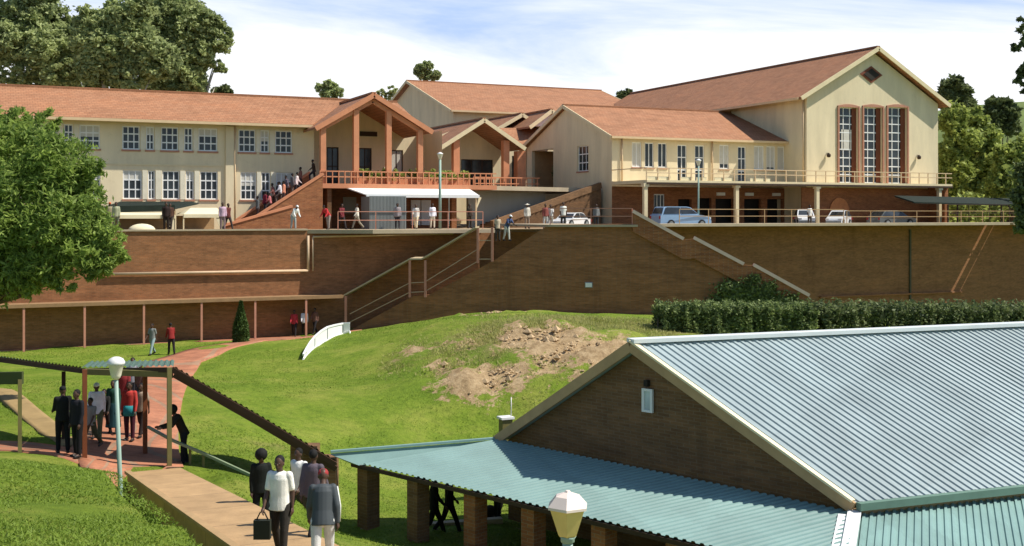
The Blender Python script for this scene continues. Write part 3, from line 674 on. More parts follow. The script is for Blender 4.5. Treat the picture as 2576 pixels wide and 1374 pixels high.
# ---------------- portico two
YB = 92.0
P2 = thing('portico', (39, YB, 2.2), 'smaller gabled portico with thick salmon piers between the tall portico and the side block', 'portico')
p2l, p2a, p2r = on(1075,388,YB), on(1215,299,YB), on(1318,372,YB)
gable_roof_y(P2, p2l.x, p2a.x, p2r.x, YB-.3, 106, p2l.z, p2a.z, zer=p2r.z, board=M['creamtrim'])
for px, wv in ((1100,.2),(1147,.28),(1272,.28),(1310,.4)):
    X = on(px, 400, YB+.3).x; zt_ = p2a.z-.45-abs(X-p2a.x)*.6
    MB().box(X-wv, X+wv, YB+.1, YB+.1+2*wv, 2.18, zt_).build('column', M['salmon'], P2)
fr3 = Fr((0, 96.5, 0), (1,0,0), (0,-1,0))
def u3(px): return on(px, 400, 96.5).x
o3 = [(u3(1160), u3(1240), 2.2, 5.0), (u3(1288), u3(1306), 2.2, 5.4)]
b = MB(); wall_open(fr3, b, p2l.x-1, p2r.x+1.5, 2.18, 6.0, o3); b.poly([fr3.p(p2l.x,6.0), fr3.p(p2r.x,6.0), fr3.p(p2a.x,8.0)]); b.build('wall', M['cream'], P2)
window(fr3, P2, *o3[0], 3, 2, mat=M['darkwood'], sill=False); window(fr3, P2, *o3[1], 1, 2, mat=M['darkwood'], sill=False, name='door')
# ---------------- link roofs between
K = thing('link_building', (42, 103, ZP), 'low link building whose small crossing tiled gables show between portico and side block', 'building')
k1, k2 = on(1303,287,104), on(1382,276,104)
gable_roof_y(K, on(1250,322,104).x, on(1312,286,104).x, on(1400,330,104).x, 103.8, 112, on(1250,322,104).z, on(1312,286,104).z, zer=on(1400,345,104).z)
gable_roof_y(K, on(1330,318,100).x, on(1386,276,100).x, on(1440,318,100).x, 99.8, 108, on(1330,318,100).z, on(1386,276,100).z)
MB().prism([on(1336,318,100.2), on(1386,283,100.2), on(1434,318,100.2)], (0,.2,0)).build('gable_wall', M['white'], K)
MB().box(on(1245,350,104.3).x, on(1440,350,104.3).x, 104.3, 111, ZP, on(1340,330,104).z-.1).build('wall', M['cream'], K)
slab_roof(K, 'roof', [on(1300,372,98.6), on(1420,372,98.6), on(1420,322,103), on(1250,322,103)], .15)
# ---------------- side block (middle right)
B = thing('side_block', (46.3, VF, ZP), 'two-storey cream block with a tiled roof and plain gable end, behind the long balcony', 'building')
BX, BY0, BY1, BYR = 46.3, 82.0, 98.2, 90.1
frg = Fr((BX, 0, 0), (0,1,0), (-1,0,0))
def ug(px, py): p = PX(px, py, BX); return p.y, p.z
wa = ug(1480, 430); wb = ug(1452, 368)
aa = ug(1392, 470); ab = ug(1338, 380)
og = [(wa[0], wb[0], wa[1], wb[1]), (aa[0], ab[0], 2.18, ab[1])]
b = MB(); wall_open(frg, b, BY0, BY1, ZP, 6.25, og, d=.3)
b.poly([frg.p(BY0,6.25), frg.p(BY1,6.25), frg.p(BYR,9.35)]); b.build('gable_wall', M['cream'], B)
window(frg, B, *og[0], 3, 3, d=.2)
b = MB().poly([frg.p(og[1][0],og[1][2],-2.5), frg.p(og[1][1],og[1][2],-2.5), frg.p(og[1][1],og[1][3],-2.5), frg.p(og[1][0],og[1][3],-2.5)])
b.box(BX+.31, BX+2.5, og[1][1], og[1][1]+.1, 2.18, og[1][3]); b.box(BX+.31, BX+2.5, og[1][0]-.1, og[1][0], 2.18, og[1][3]); b.build('porch_lining', M['beige'], B)
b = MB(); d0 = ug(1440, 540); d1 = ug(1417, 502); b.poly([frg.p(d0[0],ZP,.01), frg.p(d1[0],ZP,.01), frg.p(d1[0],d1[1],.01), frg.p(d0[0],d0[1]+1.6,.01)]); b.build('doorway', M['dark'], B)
b = MB(); q0 = ug(1492, 522); q1 = ug(1455, 489); frg.box(b, q0[0], q1[0], q0[1], q1[1], .01, .08); b.build('blue_board', M['blue'], B)
frb = Fr((0, VF, 0), (1,0,0), (0,-1,0))
def ub_(px): return on(px, 400, VF).x
ob = []; wl_ = []
for a, c in ((1590,1614),(1622,1645),(1655,1678),(1810,1834),(1897,1922),(1928,1950),(1956,1990)):
    ob.append((ub_(a), ub_(c), 3.9, 5.95)); wl_.append((*ob[-1], 2, 1))
for a, c in ((1704,1728),(1748,1772),(1856,1877)):
    ob.append((ub_(a), ub_(c), 2.7, 5.85)); wl_.append((*ob[-1], 2, 3))
b = MB(); wall_open(frb, b, BX, 64.6, 2.7, 6.3, ob); b.build('wall', M['cream'], B)
for k, wv in enumerate(wl_): window(frb, B, *wv, sill=k < 7, blind=(.97, 0, 0, .8, .97, .9, .97, 0, 0, 0)[k], name='window' if k < 7 else 'door')
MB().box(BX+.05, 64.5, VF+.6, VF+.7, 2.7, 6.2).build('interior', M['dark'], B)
gable_roof_x(B, BX-.35, 64.35, VF-.5, BYR, BY1+.5, 6.38, 9.6)
for px in (1563, 1790): X = ub_(px); MB().tube([(X,VF-.12,6.2),(X,VF-.12,2.7)], .07, 8).build('downpipe', M['gutter'], B)
# ground floor behind the arcade
og2 = []
frl = Fr((0, VF, 0), (1,0,0), (0,-1,0))
def arch_boards():
    pass
z_ar = 2.2
gops = [(ub_(1645), ub_(1672), .3, 1.7), (ub_(1706), ub_(1740), ZP, 1.3), (ub_(1755), ub_(1790), ZP, 1.4), (ub_(1800), ub_(1845), ZP, 1.35), (ub_(1872), ub_(1915), ZP, 1.35), (ub_(1930), ub_(1970), ZP, 1.35)]
b = MB(); wall_open(frl, b, BX, 63.6, ZP, 2.3, [g for g in gops], d=.35); b.build('ground_floor_wall', M['redbrick'], B); b = MB(); b.box(63.0, 77.2, 78.9, 78.99, ZP, 2.3); b.build('ground_floor_wall', M['redbrick'], B)
window(frl, B, *gops[0], 3, 1, sill=False)
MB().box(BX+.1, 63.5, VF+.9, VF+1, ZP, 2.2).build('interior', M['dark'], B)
for px in (1812, 1884, 1952): X = ub_(px); MB().box(X-.42, X+.42, VF-.12, VF-.003, 1.62, 1.88).build('sign_plate', M['white'], B)
# semicircular brick arch feature
X = on(2110,500,78.9).x; b = MB(); pts = [frl.p(X+1.05*math.cos(a), .3+1.15*math.sin(a), 3.16) for a in np.linspace(0, math.pi, 14)]; b.prism(pts+[], (0,-.06,0)); b.build('arch_panel', plain('orange_arch', (.48,.2,.08), .85, .15, 3), B)
# balcony
BC = thing('balcony', (62, 76.5, 2.4), 'long cream balcony slab with thin rail, carried on slender columns above the arcade', 'balcony')
YBb = 76.5; bx1 = 77.6; 
MB().box(BX, bx1, YBb, 81.98, 2.42, 2.68).build('slab', M['creamtrim'], BC)
MB().box(BX-.02, bx1+.02, YBb-.05, YBb-.003, 2.34, 2.5).build('gutter', M['darkwood'], BC)
b = MB(); X = BX
while X < bx1+.1: b.box(X-.035, X+.035, YBb+.05, YBb+.12, 2.68, 3.62); X += 1.02
for zz in (3.58, 3.2): b.box(BX, bx1, YBb+.04, YBb+.13, zz, zz+.07)
b.box(BX-.05, BX+.03, YBb+.1, VF-.01, 3.58, 3.65); b.build('rail', M['gutter'], BC)
b = MB(); xs_ = [(on(1637,450,YBb).x, on(1650,450,YBb).x)]
for a, c in ((1560,1690),(1715,1745),(1755,1780),(1800,1850),(1890,1940)):
    b.box(max(BX+.05, on(a,450,YBb).x), on(c,450,YBb).x, YBb+.14, YBb+.2, 2.68, 2.95)
b.build('kick_panel', M['tent'], BC)
for px in (1627, 1857, 2060, 2368):
    X = min(on(px, 500, YBb).x, bx1-.2); c = MB().box(X-.15, X+.15, YBb+.1, YBb+.4, ZP, 2.415).build('column', M['creamtrim'], BC)
    MB().box(X-.24, X+.24, YBb+.02, YBb+.48, 2.15, 2.41).build('capital', M['creamtrim'], c)
MB().box(77.2, 77.6, 77.0, 81.9, ZP, 2.41).build('end_wall', M['redbrick'], BC)
# ---------------- assembly hall
H = thing('assembly_hall', (71, 79, ZP), 'tall cream assembly hall with three tall arched windows and a diamond vent', 'building')
HX0, HX1, HXM, HY0, HY1 = 63.6, 78.4, 70.95, 79.0, 120.5
frh = Fr((0, HY0, 0), (1,0,0), (0,-1,0))
def uh(px): return on(px, 300, HY0).x
def zh(px, py): return on(px, py, HY0).z
ho = [(uh(a), uh(c), 2.75, zh((a+c)/2, 270)) for a, c in ((2110,2158),(2172,2219),(2233,2281))]
b = MB(); wall_open(frh, b, HX0, HX1, ZP, 10.0, ho, d=.35)
b.poly([frh.p(HX0,10), frh.p(HX1,10), frh.p(HXM,14.2)])
b.poly([(HX0,HY0,ZP),(HX0,HY1,ZP),(HX0,HY1,10),(HX0,HY0,10)]); b.poly([(HX1,HY0,ZP),(HX1,HY1,ZP),(HX1,HY1,10),(HX1,HY0,10)])
b.build('wall', M['cream'], H)
M['brown'] = plain('brown_window_surround', s2l((120, 66, 42)), .7, .15, 2)
for k, (a, c, e, g) in enumerate(ho):
    w_ = window(frh, H, a, c, e, g, 3, 9, d=.3, bw=.09, sill=False)
    s = MB(); frh.box(s, a-.16, a-.003, e, g+.1, .003, .12); frh.box(s, c+.003, c+.16, e, g+.1, .003, .12)
    n = 6; top = [(a-.16+(c-a+.32)*i/n, g+.1+.16*math.sin(math.pi*i/n)) for i in range(n+1)]
    s.prism([frh.p(u, z, .003) for u, z in top]+[frh.p(c+.16,g,.003), frh.p(a-.16,g,.003)], (0,-.1,0)); s.build('surround', M['sill'], w_)
    s = MB(); frh.box(s, (a+c)/2+(c-a)*.27, c-.02, e+.05, g-.05, -.275, -.2); s.build('mullion', M['brown'], w_)
s = MB(); frh.box(s, ho[0][0]+.5, ho[0][1]-.25, 5.6, 7.4, -.27, -.25); s.build('blind', M['curtain'], H)
cx_, cz_ = uh(2191), zh(2191, 188)
s = MB(); s.prism([frh.p(cx_-1.25,cz_,.003), frh.p(cx_,cz_+.75,.003), frh.p(cx_+1.25,cz_,.003), frh.p(cx_,cz_-.75,.003)], (0,-.07,0)); vt = s.build('vent', M['brown'], H)
s = MB(); s.prism([frh.p(cx_-.9,cz_,.08), frh.p(cx_,cz_+.52,.08), frh.p(cx_+.9,cz_,.08), frh.p(cx_,cz_-.52,.08)], (0,-.04,0)); s.build('louvre', M['dark'], vt)
for px, py in ((2080,393),(2307,398)):
    X, Z = uh(px), zh(px, py); s = MB(); s.lathe((X, HY0-.25, Z-.12), [(.05,0),(.16,.05),(.18,.25),(.04,.38)], 8); s.beam((X,HY0-.003,Z+.25),(X,HY0-.3,Z+.25),.05,.05); s.build('lantern', M['darkwood'], H)
gable_roof_y(H, 62.55, HXM, 79.25, HY0-.6, HY1+.4, 9.95, 14.66, board=M['creamtrim'], th=.22)
MB().box(62.4, 62.54, HY0-.3, HY1, 9.72, 9.92).build('gutter', M['gutter'], H)
MB().tube([(HX0-.12,HY0+.3,9.8),(HX0-.12,HY0+.3,2.7)], .07, 8).build('downpipe', M['gutter'], H)
# ---------------- back building
Q = thing('rear_hall', (58, 115, ZP), 'large cream rear building whose long tiled roof rises behind the porticos', 'building')
qz = 11.3
frq = Fr((45.5, 0, 0), (0,1,0), (-1,0,0))
b = MB(); b.poly([(45.5,115,ZP),(45.5,142,ZP),(45.5,142,qz),(45.5,128.5,15.4),(45.5,115,qz)]); b.poly([(45.5,115,ZP),(71,115,ZP),(71,115,qz),(45.5,115,qz)]); b.poly([(71,115,ZP),(71,142,ZP),(71,142,qz),(71,128.5,15.4),(71,115,qz)]); b.build('wall', M['cream'], Q)
gable_roof_x(Q, 44.9, 71, 114.2, 128.5, 142.8, 11.15, 15.75)
# ---------------- steps beside the grey wall
SS = thing('side_steps', (42, 84, ZP), 'dark brick steps climbing beside the grey wall towards the side block porch', 'staircase')
b = MB(); s0 = on(1243,548,78); n = 22; s1x = 46.0
for k in range(n):
    f0, f1 = k/n, (k+1)/n; xx = s0.x+(s1x-s0.x)*f0; yy = 78.5+5*f0
    b.box(xx, xx+(s1x-s0.x)/n, yy, yy+3.2, ZP-.05, ZP+(3.1)*f1)
b.build('steps', M['brownbrick'], SS)
b = MB(); b.beam((s0.x, 78.4, ZP+.3), (s1x, 83.4, 2.4), .3, .5); b.build('parapet', M['brownbrick'], SS)
# ---------------- white canopy + kiosk
CN = thing('entrance_canopy', (28, 78, 1.8), 'white sheet canopy projecting below the salmon terrace balustrade', 'canopy')
c0, c1 = on(868,468,79).x, on(1178,490,79).x
MB().prism([(c0,78.9,1.86),(c1,78.9,1.86),(c1,76.9,1.32),(c0+.9,76.9,1.32)], (0,0,.07)).build('roof', M['white'], CN)
MB().box(c0+.9, c1, 76.84, 76.897, 1.2, 1.42).build('fascia', M['white'], CN)
MB().prism([(c1+.02,77.0,1.3),(c1+.9,78.6,1.25),(c1+.3,78.4,.15)], (0,.05,0)).build('side_flap', M['tent'], CN)
for X in (c0+1.2, c1-.2): MB().box(X-.05, X+.05, 77.0, 77.1, ZP, 1.3).build('post', M['gutter'], CN)
KI = thing('kiosk', (28, 76, ZP), 'grey corrugated metal kiosk standing under the white entrance canopy', 'kiosk')
kx0, kx1 = on(930,520,76).x, on(1022,520,76).x
b = MB(); n = 26
for k in range(n):
    x0 = kx0+(kx1-kx0)*k/n; x1 = kx0+(kx1-kx0)*(k+1)/n; b.box(x0, (x0+x1)/2, 76.0, 76.1, ZP, 1.28); b.box((x0+x1)/2, x1, 76.03, 76.1, ZP, 1.28)
b.box(kx0, kx1, 76.103, 78, ZP, 1.25); b.build('cladding', M['galv'], KI)
MB().box(kx0-.05, kx1+.05, 75.94, 75.99, .12, .2).build('rail', plain('dark_rail', (.1,.12,.12), .5), KI)
# ================================================================ FOREGROUND BUILDING
def CW(L, D, z): return W(L, D, z)
rdir = (W(7712, 2900)).normalized()                       # ridge direction
Npt, Fpt, Apt = PD(2150,1266,25.0), PD(1250,1099,33.2), PD(1590,862,29.4)
FB = thing('metal_roof_building', Vector((Apt.x, Apt.y, -8.8)), 'brown brick building in the right foreground with a pale ribbed metal roof', 'building')
def ribroof(name, mat, par, A0, U, Vv, n, pitch, h=.045, ext=None, top=.33):
    """trapezoid ribbed sheet: A0 corner, U along the ribs' sequence (unit), Vv along a rib (full length)"""
    A0, U, Vv = Vector(A0), Vector(U), Vector(Vv); nr = U.cross(Vv).normalized(); nr = nr if nr.z > 0 else -nr
    prof = []
    for k in range(n):
        o = k*pitch; prof += [(o,0),(o+pitch*.42,0),(o+pitch*.54,h),(o+pitch*.54+pitch*top,h),(o+pitch*.99,0)]
    V = []; Fc = []
    for u, w in prof:
        a = A0+U*u+nr*w; L_ = Vv if ext is None else Vv*ext(u); V += [a, a+L_]
    for i in range(len(prof)-1): Fc.append((2*i, 2*i+2, 2*i+3, 2*i+1))
    return MB().add(V, Fc).build(name, mat, par)
slopeN = Npt - Apt
ribroof('roof', M['paleroof'], FB, Apt, rdir, slopeN, 110, .222, h=.032)
slab_roof(FB, 'roof', [Fpt+Vector((0,0,-.02)), Fpt+rdir*24+Vector((0,0,-.02)), Apt+rdir*24, Apt], .08, M['paleroof'])
MB().beam(Apt-rdir*.05+Vector((0,0,.05)), Apt+rdir*24.5+Vector((0,0,.05)), .42, .1).build('ridge_cap', plain('white_ridge_cap', (.68,.72,.7), .4, .06, 2), FB)
b = MB(); g0 = -rdir*.04
b.beam(Apt+g0+Vector((0,0,-.1)), Npt+g0+Vector((0,0,-.1)), .09, .26); b.beam(Apt+g0+Vector((0,0,-.1)), Fpt+g0+Vector((0,0,-.1)), .09, .26); b.build('bargeboard', M['beige'], FB)
b = MB(); b.beam(Apt+g0+Vector((0,0,.05)), Npt+g0+Vector((0,0,.05)), .16, .05); b.build('verge_trim', M['tent'], FB)
# eave: gutter and fascia
b = MB(); b.beam(Npt+Vector((0,0,-.05))-Vector((0,.12,0)), Npt+rdir*24+Vector((0,0,-.05))-Vector((0,.12,0)), .16, .16); b.build('gutter', plain('green_gutter', s2l((104,132,116)), .6), FB)
b = MB(); b.beam(Npt+Vector((0,.05,-.24)), Npt+rdir*24+Vector((0,.05,-.24)), .08, .24); b.build('fascia', M['beige'], FB)
inn = rdir*.35; dn = Vector((0,0,-.12))
gp = [Apt+inn+dn, Npt+inn+dn+(Apt-Npt)*.03, Npt+inn+(Apt-Npt)*.03, Fpt+inn, Fpt+inn+dn]
nb = [Vector(v) for v in gp]; nb[2].z = -8.8; nb[3].z = -8.8
MB().prism(nb, rdir*.2).build('gable_wall', M['brownbrick'], FB)
wn = Npt+inn+(Apt-Npt)*.03
MB().prism([Vector((wn.x,wn.y,-8.8)), Vector((wn.x,wn.y,0))+rdir*23+Vector((0,0,-8.8)), Vector((wn.x,wn.y,-6.5))+rdir*23, Vector((wn.x,wn.y,-6.5))], (0,.2,0)).build('side_wall', M['brownbrick'], FB)
gd = Vector((slopeN.x, slopeN.y, 0)).normalized()          # horizontal direction of the gable face
# vent in the gable
vc = PD(1617, 1010, 29.25) - rdir*.02 + rdir*0
fv = Fr((0,0,0),(1,0,0),(0,-1,0)); fv.O = Vector((vc.x, vc.y, vc.z)); fv.U = gd; fv.N = Vector((gd.y, -gd.x, 0)); fv.N = fv.N if fv.N.dot(rdir) < 0 else -fv.N
# project the vent on the wall plane
off_ = (vc-(Apt+inn)).dot(fv.N); fv.O = vc - fv.N*off_
b = MB()
for a, c, e, g in ((-.17,-.1,-.3,.3),(.1,.17,-.3,.3),(-.1,.1,.24,.3),(-.1,.1,-.3,-.24)): fv.box(b, a, c, fv.O.z+e, fv.O.z+g, .003, .07)
vt = b.build('vent', M['white'], FB)
b = MB(); fv.box(b, -.1, .1, fv.O.z-.24, fv.O.z+.24, .003, .03); b.build('pane', glassmat('grey_vent_glass', (.35,.4,.4), .5), vt)
b = MB(); fv.box(b, -.07, .05, fv.O.z+.36, fv.O.z+.52, .003, .12); b.build('bracket', M['dark'], vt)
# lean-to walkway roof in front of the gable
WR = thing('walkway_roof', PD(1300,1240,28)+Vector((0,0,-1)), 'flat teal corrugated walkway roof wrapping round the foot of the brick gable', 'walkway roof')
def PZp(x, y, z): return PZ(x, y, z)
fw = Vector((Fpt.x, Fpt.y, -6.47)); nw = Vector((Npt.x, Npt.y, -6.47))
P1 = PZp(832,1139,-6.55); E0 = PZp(885,1160,-6.86); E1 = PZp(1700,1355,-6.88)
ed = (E1-E0); ed.z = 0; ed.normalize()
E2 = E1+ed*5.2; E0 = Vector((E0.x,E0.y,-6.88)); E2 = Vector((E2.x, E2.y, -6.88))
# ribs run away from the gable wall
per = Vector((ed.y, -ed.x, 0)); per = per if per.dot(rdir) < 0 else -per
def clip_ribs(par, mat, tip, start, end, o0, o1, pitch=.2, h=.035):
    """ribs along rdir between line start-end (near edge) and o0-o1 (wall line)"""
    V = []; Fc = []
    # step along the direction normal to the ribs
    nd = Vector((rdir.y, -rdir.x, 0)); nd = nd if nd.dot(end-start) > 0 else -nd
    def hit(P, Q, s, base):
        d = Q-P; den = d.dot(nd)
        t = ((base + nd*s) - P).dot(nd)/den; return P + d*t
    smin = 0.0; smax = (end-start).dot(nd); n = int(smax/pitch)
    idx = 0
    for k in range(n):
        for f, w in ((0,0),(.4,0),(.54,h),(.86,h),(.99,0)):
            s = (k+f)*pitch
            a = hit(start, end, s, start); 
            c = hit(o0, o1, s, start)
            V += [a+Vector((0,0,w)), c+Vector((0,0,w))]
    V += [hit(start, end, smax, start), hit(o0, o1, smax, start)]
    for i in range(len(V)//2-1): Fc.append((2*i, 2*i+2, 2*i+3, 2*i+1))
    return MB().add(V, Fc).build('roof', mat, par)
# main field (between wall line and near edge)
nd = Vector((rdir.y, -rdir.x, 0)); nd = nd if nd.dot(E2-E0) > 0 else -nd
lineO0, lineO1 = fw, nw
s_f = (fw-E0).dot(nd)
def on_line(P, Q, s): d = Q-P; return P + d*(((E0+nd*s)-P).dot(nd)/d.dot(nd))
S1 = (nw-E0).dot(nd)
Ea, Eb = on_line(E0, E2, max(s_f, .02)), on_line(E0, E2, S1)
clip_ribs(WR, M['tealroof'], None, Ea, Eb, fw, nw)
# tip field: from P1 along the far edge to fw
if s_f > .25:
    clip_ribs(WR, M['tealroof'], None, E0, Ea, P1+Vector((0,0,0)), fw) if abs((fw-P1).dot(nd)) > .5 else None
MB().prism([P1+dn*.2, E0+dn*.3, Ea+dn*.3, fw+dn*.2], (0,0,-.03)).build('tip_sheet', M['tealroof'], WR)
Hc = on_line(E0, E2, S1)
HIPG = PZp(2140,1374,-6.8)-nw; HIPG.z = 0; HIPG.normalize()
clip_ribs(WR, M['tealroof'], None, Eb, Eb+ed*5, nw, nw+HIPG*5+Vector((0,0,-.35)))
b = MB(); b.beam(E0+Vector((0,0,-.08)), E2+Vector((0,0,-.08)), .07, .1); b.build('fascia', M['darkwood'], WR)
b = MB(); b.beam(P1+Vector((0,0,.03)), fw+Vector((0,0,.03)), .1, .06); b.build('edge_trim', M['tealroof'], WR)
# lower right roof with its hip flashings
RR = thing('walkway_roof', nw+Vector((3,0,-1)), 'ribbed teal roof in the bottom right corner below the metal gutter', 'walkway roof')
hd = PZp(2140,1374,-6.8); 
N2 = nw + Vector((0,0,-.05))+rdir*.1
gv = (hd - nw); gv.z = 0; gv = gv.normalized()
ribroof('roof', M['tealroof'], RR, N2, rdir, gv*5.5+Vector((0,0,-.9)), 90, .2, .035)
b = MB(); b.beam(nw+Vector((0,0,.04)), nw+gv*5.5+Vector((0,0,-.45)), .28, .05); b.build('flashing', M['white'], RR)
b = MB(); b.beam(nw+rdir*-.3+Vector((0,0,-.02)), nw+rdir*-.3+gv*5.5+Vector((0,0,-.5)), .2, .05); b.build('flashing', M['white'], RR)
# piers and floor under the lean-to
zF = -8.85
fl = MB(); ins = -per
q0, q1 = E0+Vector((0,0,0)), E2
MB().prism([Vector((p.x,p.y,zF-.4)) for p in (P1+(P1-fw).normalized()*0, E0+per*.5, E2+per*.5, nw, fw)], (0,0,.4)).build('walkway_slab', M['asphalt'])['kind'] = 'structure'
def near_line(px, P, Q):
    t = (px-CX)/F; r = W(t, 1.0); r.z = 0; d = Q-P
    # ray k*r = P + d*s
    det = r.x*(-d.y) - (-d.x)*r.y; k = (P.x*(-d.y) - (-d.x)*P.y)/det; return Vector((r.x*k, r.y*k, 0))
def pier(px, P, Q, w, mat, top, base=zF, ang=True, par=None, off=Vector((0,0,0))):
    c = near_line(px, P, Q)+off; u = gd*w/2; v = Vector((-gd.y, gd.x, 0))*w/2
    return MB().prism([Vector((c.x,c.y,base))+s for s in (u+v, u-v, -u-v, -u+v)], (0,0,top-base)).build('pier', mat, par or WR)
ino = -per*.28
for px in (1032, 1176, 1322, 1500, 1690): pier(px, E0, E2, .42, M['brownbrick'] if px == 1032 else M['redbrick'], -7.0, off=ino)
for px in (927,): pier(px, P1, fw, .44, M['brownbrick'], -7.05)
MB().beam(Vector((*near_line(905,P1,fw).xy, zF+.08)), Vector((*(fw+gd*.2).xy, zF+.08)), .25, .16).build('kerb', M['concrete'], WR)
for px0, px1, py in ((1230,1330,1365),(1090,1180,1372)):
    pass
# ================================================================ COVERED WALKWAY (left)
CWk = thing('covered_walkway', G(lat(300,33),33), 'covered walkway with a green corrugated roof on posts, sloping down towards the brick gable', 'walkway canopy')
def strip_roof(pts, mat, par, width_vec, drop, pitch=.17, h=.035, th=.1, name='roof'):
    """sheeting laid across a walkway; pts = near-edge polyline; ribs run across"""
    V = []; Fc = []
    for a, c in zip(pts[:-1], pts[1:]):
        a, c = Vector(a), Vector(c); L_ = (c-a).length; n = max(2, int(L_/pitch)); wv = Vector(width_vec); b0 = len(V)
        for k in range(n):
            for f, w in ((0,0),(.3,0),(.45,h),(.75,h),(.9,0)):
                p = a.lerp(c, (k+f)/n); V += [p+Vector((0,0,w)), p+wv+Vector((0,0,w-drop))]
        V += [c, c+wv+Vector((0,0,-drop))]
        for i in range((len(V)-b0)//2-1): Fc.append((b0+2*i, b0+2*i+2, b0+2*i+3, b0+2*i+1))
    return MB().add(V, Fc).build(name, mat, par)
ra = [PD(-500,866,38), PD(0,898,35.0), PD(205,925,32.4)]
rb = [PD(205,925,32.4), PD(436,922,31.8)]
rc = [PD(436,922,31.8), PD(640,1038,31.6), PD(845,1160,31.5)]
dv = W(0, 2.7) - W(0,0)
strip_roof(ra, M['walkroof'], CWk, W(-.9,2.4), .42); strip_roof(rb, M['walkroof'], CWk, W(-.7,2.5), .16); strip_roof(rc, M['walkroof'], CWk, W(-.6,2.4), .62)
b = MB()
for P in (ra, rb):
    for a, c in zip(P[:-1], P[1:]): b.beam(a+Vector((0,0,-.09)), c+Vector((0,0,-.09)), .08, .13)
b.build('fascia', M['darkwood'], CWk)
b = MB()
for a, c in zip(rc[:-1], rc[1:]):
    b.beam(a+Vector((0,0,-.1)), c+Vector((0,0,-.1)), .08, .14); b.beam(a+W(0,.1)+Vector((0,0,-.24)), c+W(0,.1)+Vector((0,0,-.24)), .1, .15)
b.build('beam', plain('dark_red_beam', s2l((72,50,36)), .6, .15, 2), CWk)
b = MB(); b.beam(PD(215,935,32), PD(430,942,31.9), .12, .16); b.beam(PD(430,945,31.9), PD(370,935,34), .12, .14); b.build('beam', M['olive_post'], CWk)
def wpost(px, y0, D, mat, w=.055, base=None):
    p = PD(px, y0, D); g = G(lat(px, D), D); MB().box(p.x-w, p.x+w, p.y-w, p.y+w, g.z-.3, p.z).build('post', mat, CWk)
wpost(213, 930, 31.2, M['rust_post'], .06); wpost(160, 935, 34.5, M['darkwood']); wpost(365, 930, 33.2, M['rust_post'], .06); wpost(426, 925, 31.3, M['olive_post'], .06)
wpost(-60, 905, 35, M['darkwood']); wpost(795, 1140, 31.7, M['darkwood'], .07)
# brick piers where the walkway meets the lean-to
PI = thing('brick_pillar', G(lat(765,30.6),30.6), 'broad dark brick pillar at the lower end of the stepping walkway roof, behind the people', 'pillar')
for px, D, w in ((768, 32.1, .74), (826, 32.0, .5)):
    c = PD(px, 1140, D); u = W(w/2,0); v = W(0,.25)
    MB().prism([Vector((c.x,c.y,-9))+s for s in (u+v, u-v, -u-v, -u+v)], (0,0,2.6 if px == 768 else 2.3)).build('shaft', M['brownbrick'], PI)
# handrail with posts
HRl = thing('handrail', PD(520,1180,32), 'olive metal handrail sloping down beside the walkway, where a person leans', 'handrail')
hp = [PD(372,1074,33), PD(434,1108,32), PD(510,1140,31.7), PD(680,1218,31)]
b = MB()
for a, c in zip(hp[:-1], hp[1:]): b.beam(a, c, .07, .07)
b.build('rail', plain('rail_paint', s2l((126,140,112)), .5), HRl)
for px, yy, D in ((478,1128,31.9),(512,1142,31.7),(612,1188,31.3),(676,1217,31)):
    p = PD(px, yy, D); g = G(lat(px,D), D); MB().box(p.x-.03, p.x+.03, p.y-.03, p.y+.03, g.z-.2, p.z).build('post', M['olive_post'], HRl)
# small board on a post at the left edge
SB = thing('sign_board', G(lat(50,31),31), 'dark green board on a slim post at the left edge of the photo', 'board')
p = PD(50, 955, 31); g = G(lat(50,31),31); MB().box(p.x-.05, p.x+.05, p.y-.05, p.y+.05, g.z-.2, p.z).build('post', M['olive_post'], SB)
a, c = PD(-70,938,31), PD(55,936,31); MB().prism([a, c, PD(55,967,31), PD(-70,968,31)], W(0,.12)).build('panel', plain('dark_green_board', s2l((62,70,36)), .7, .15, 1), SB)
# concrete ramp
RP = []
zr0, zr1 = -6.82, -5.03
def build_ramp():
    b = MB(); n = 26; V = []; Fc = []
    for k in range(n+1):
        s = k/n*1.25; D = 30.5-16.3*s; Lc = -10.18+(30.5-D)*.495; z = zr0+(zr1-zr0)*s
        w = 1.36+.22*s
        # direction is (.467,-1); across is (1,.467)/norm -> keep the edges square to the view-independent line
        nx, ny = .906, .423
        for (q, zz) in ((0,-1.2),(0,0),(1,0),(1,-1.2)): V.append(W(Lc+nx*w*q, D+ny*w*q, z+zz))
    for k in range(n):
        for j in range(3): a = k*4+j; Fc.append((a, a+1, a+5, a+4))
    o = b.add(V, Fc).build('ramp', M['rampc']); o['kind'] = 'structure'
    return o
build_ramp()
def rampz(D): return zr0+(zr1-zr0)*(30.5-D)/16.3
k_ = MB()
a, c = W(-10.18+.0, 30.5, zr0+.01), W(-10.18+16*.495, 14.5, rampz(14.5)+.01)
k_.beam(a, c, .14, .08); kk = k_.build('ramp_kerb', plain('kerb_screed', s2l((170,140,100)), .9, .15, 2)); kk['kind'] = 'structure'
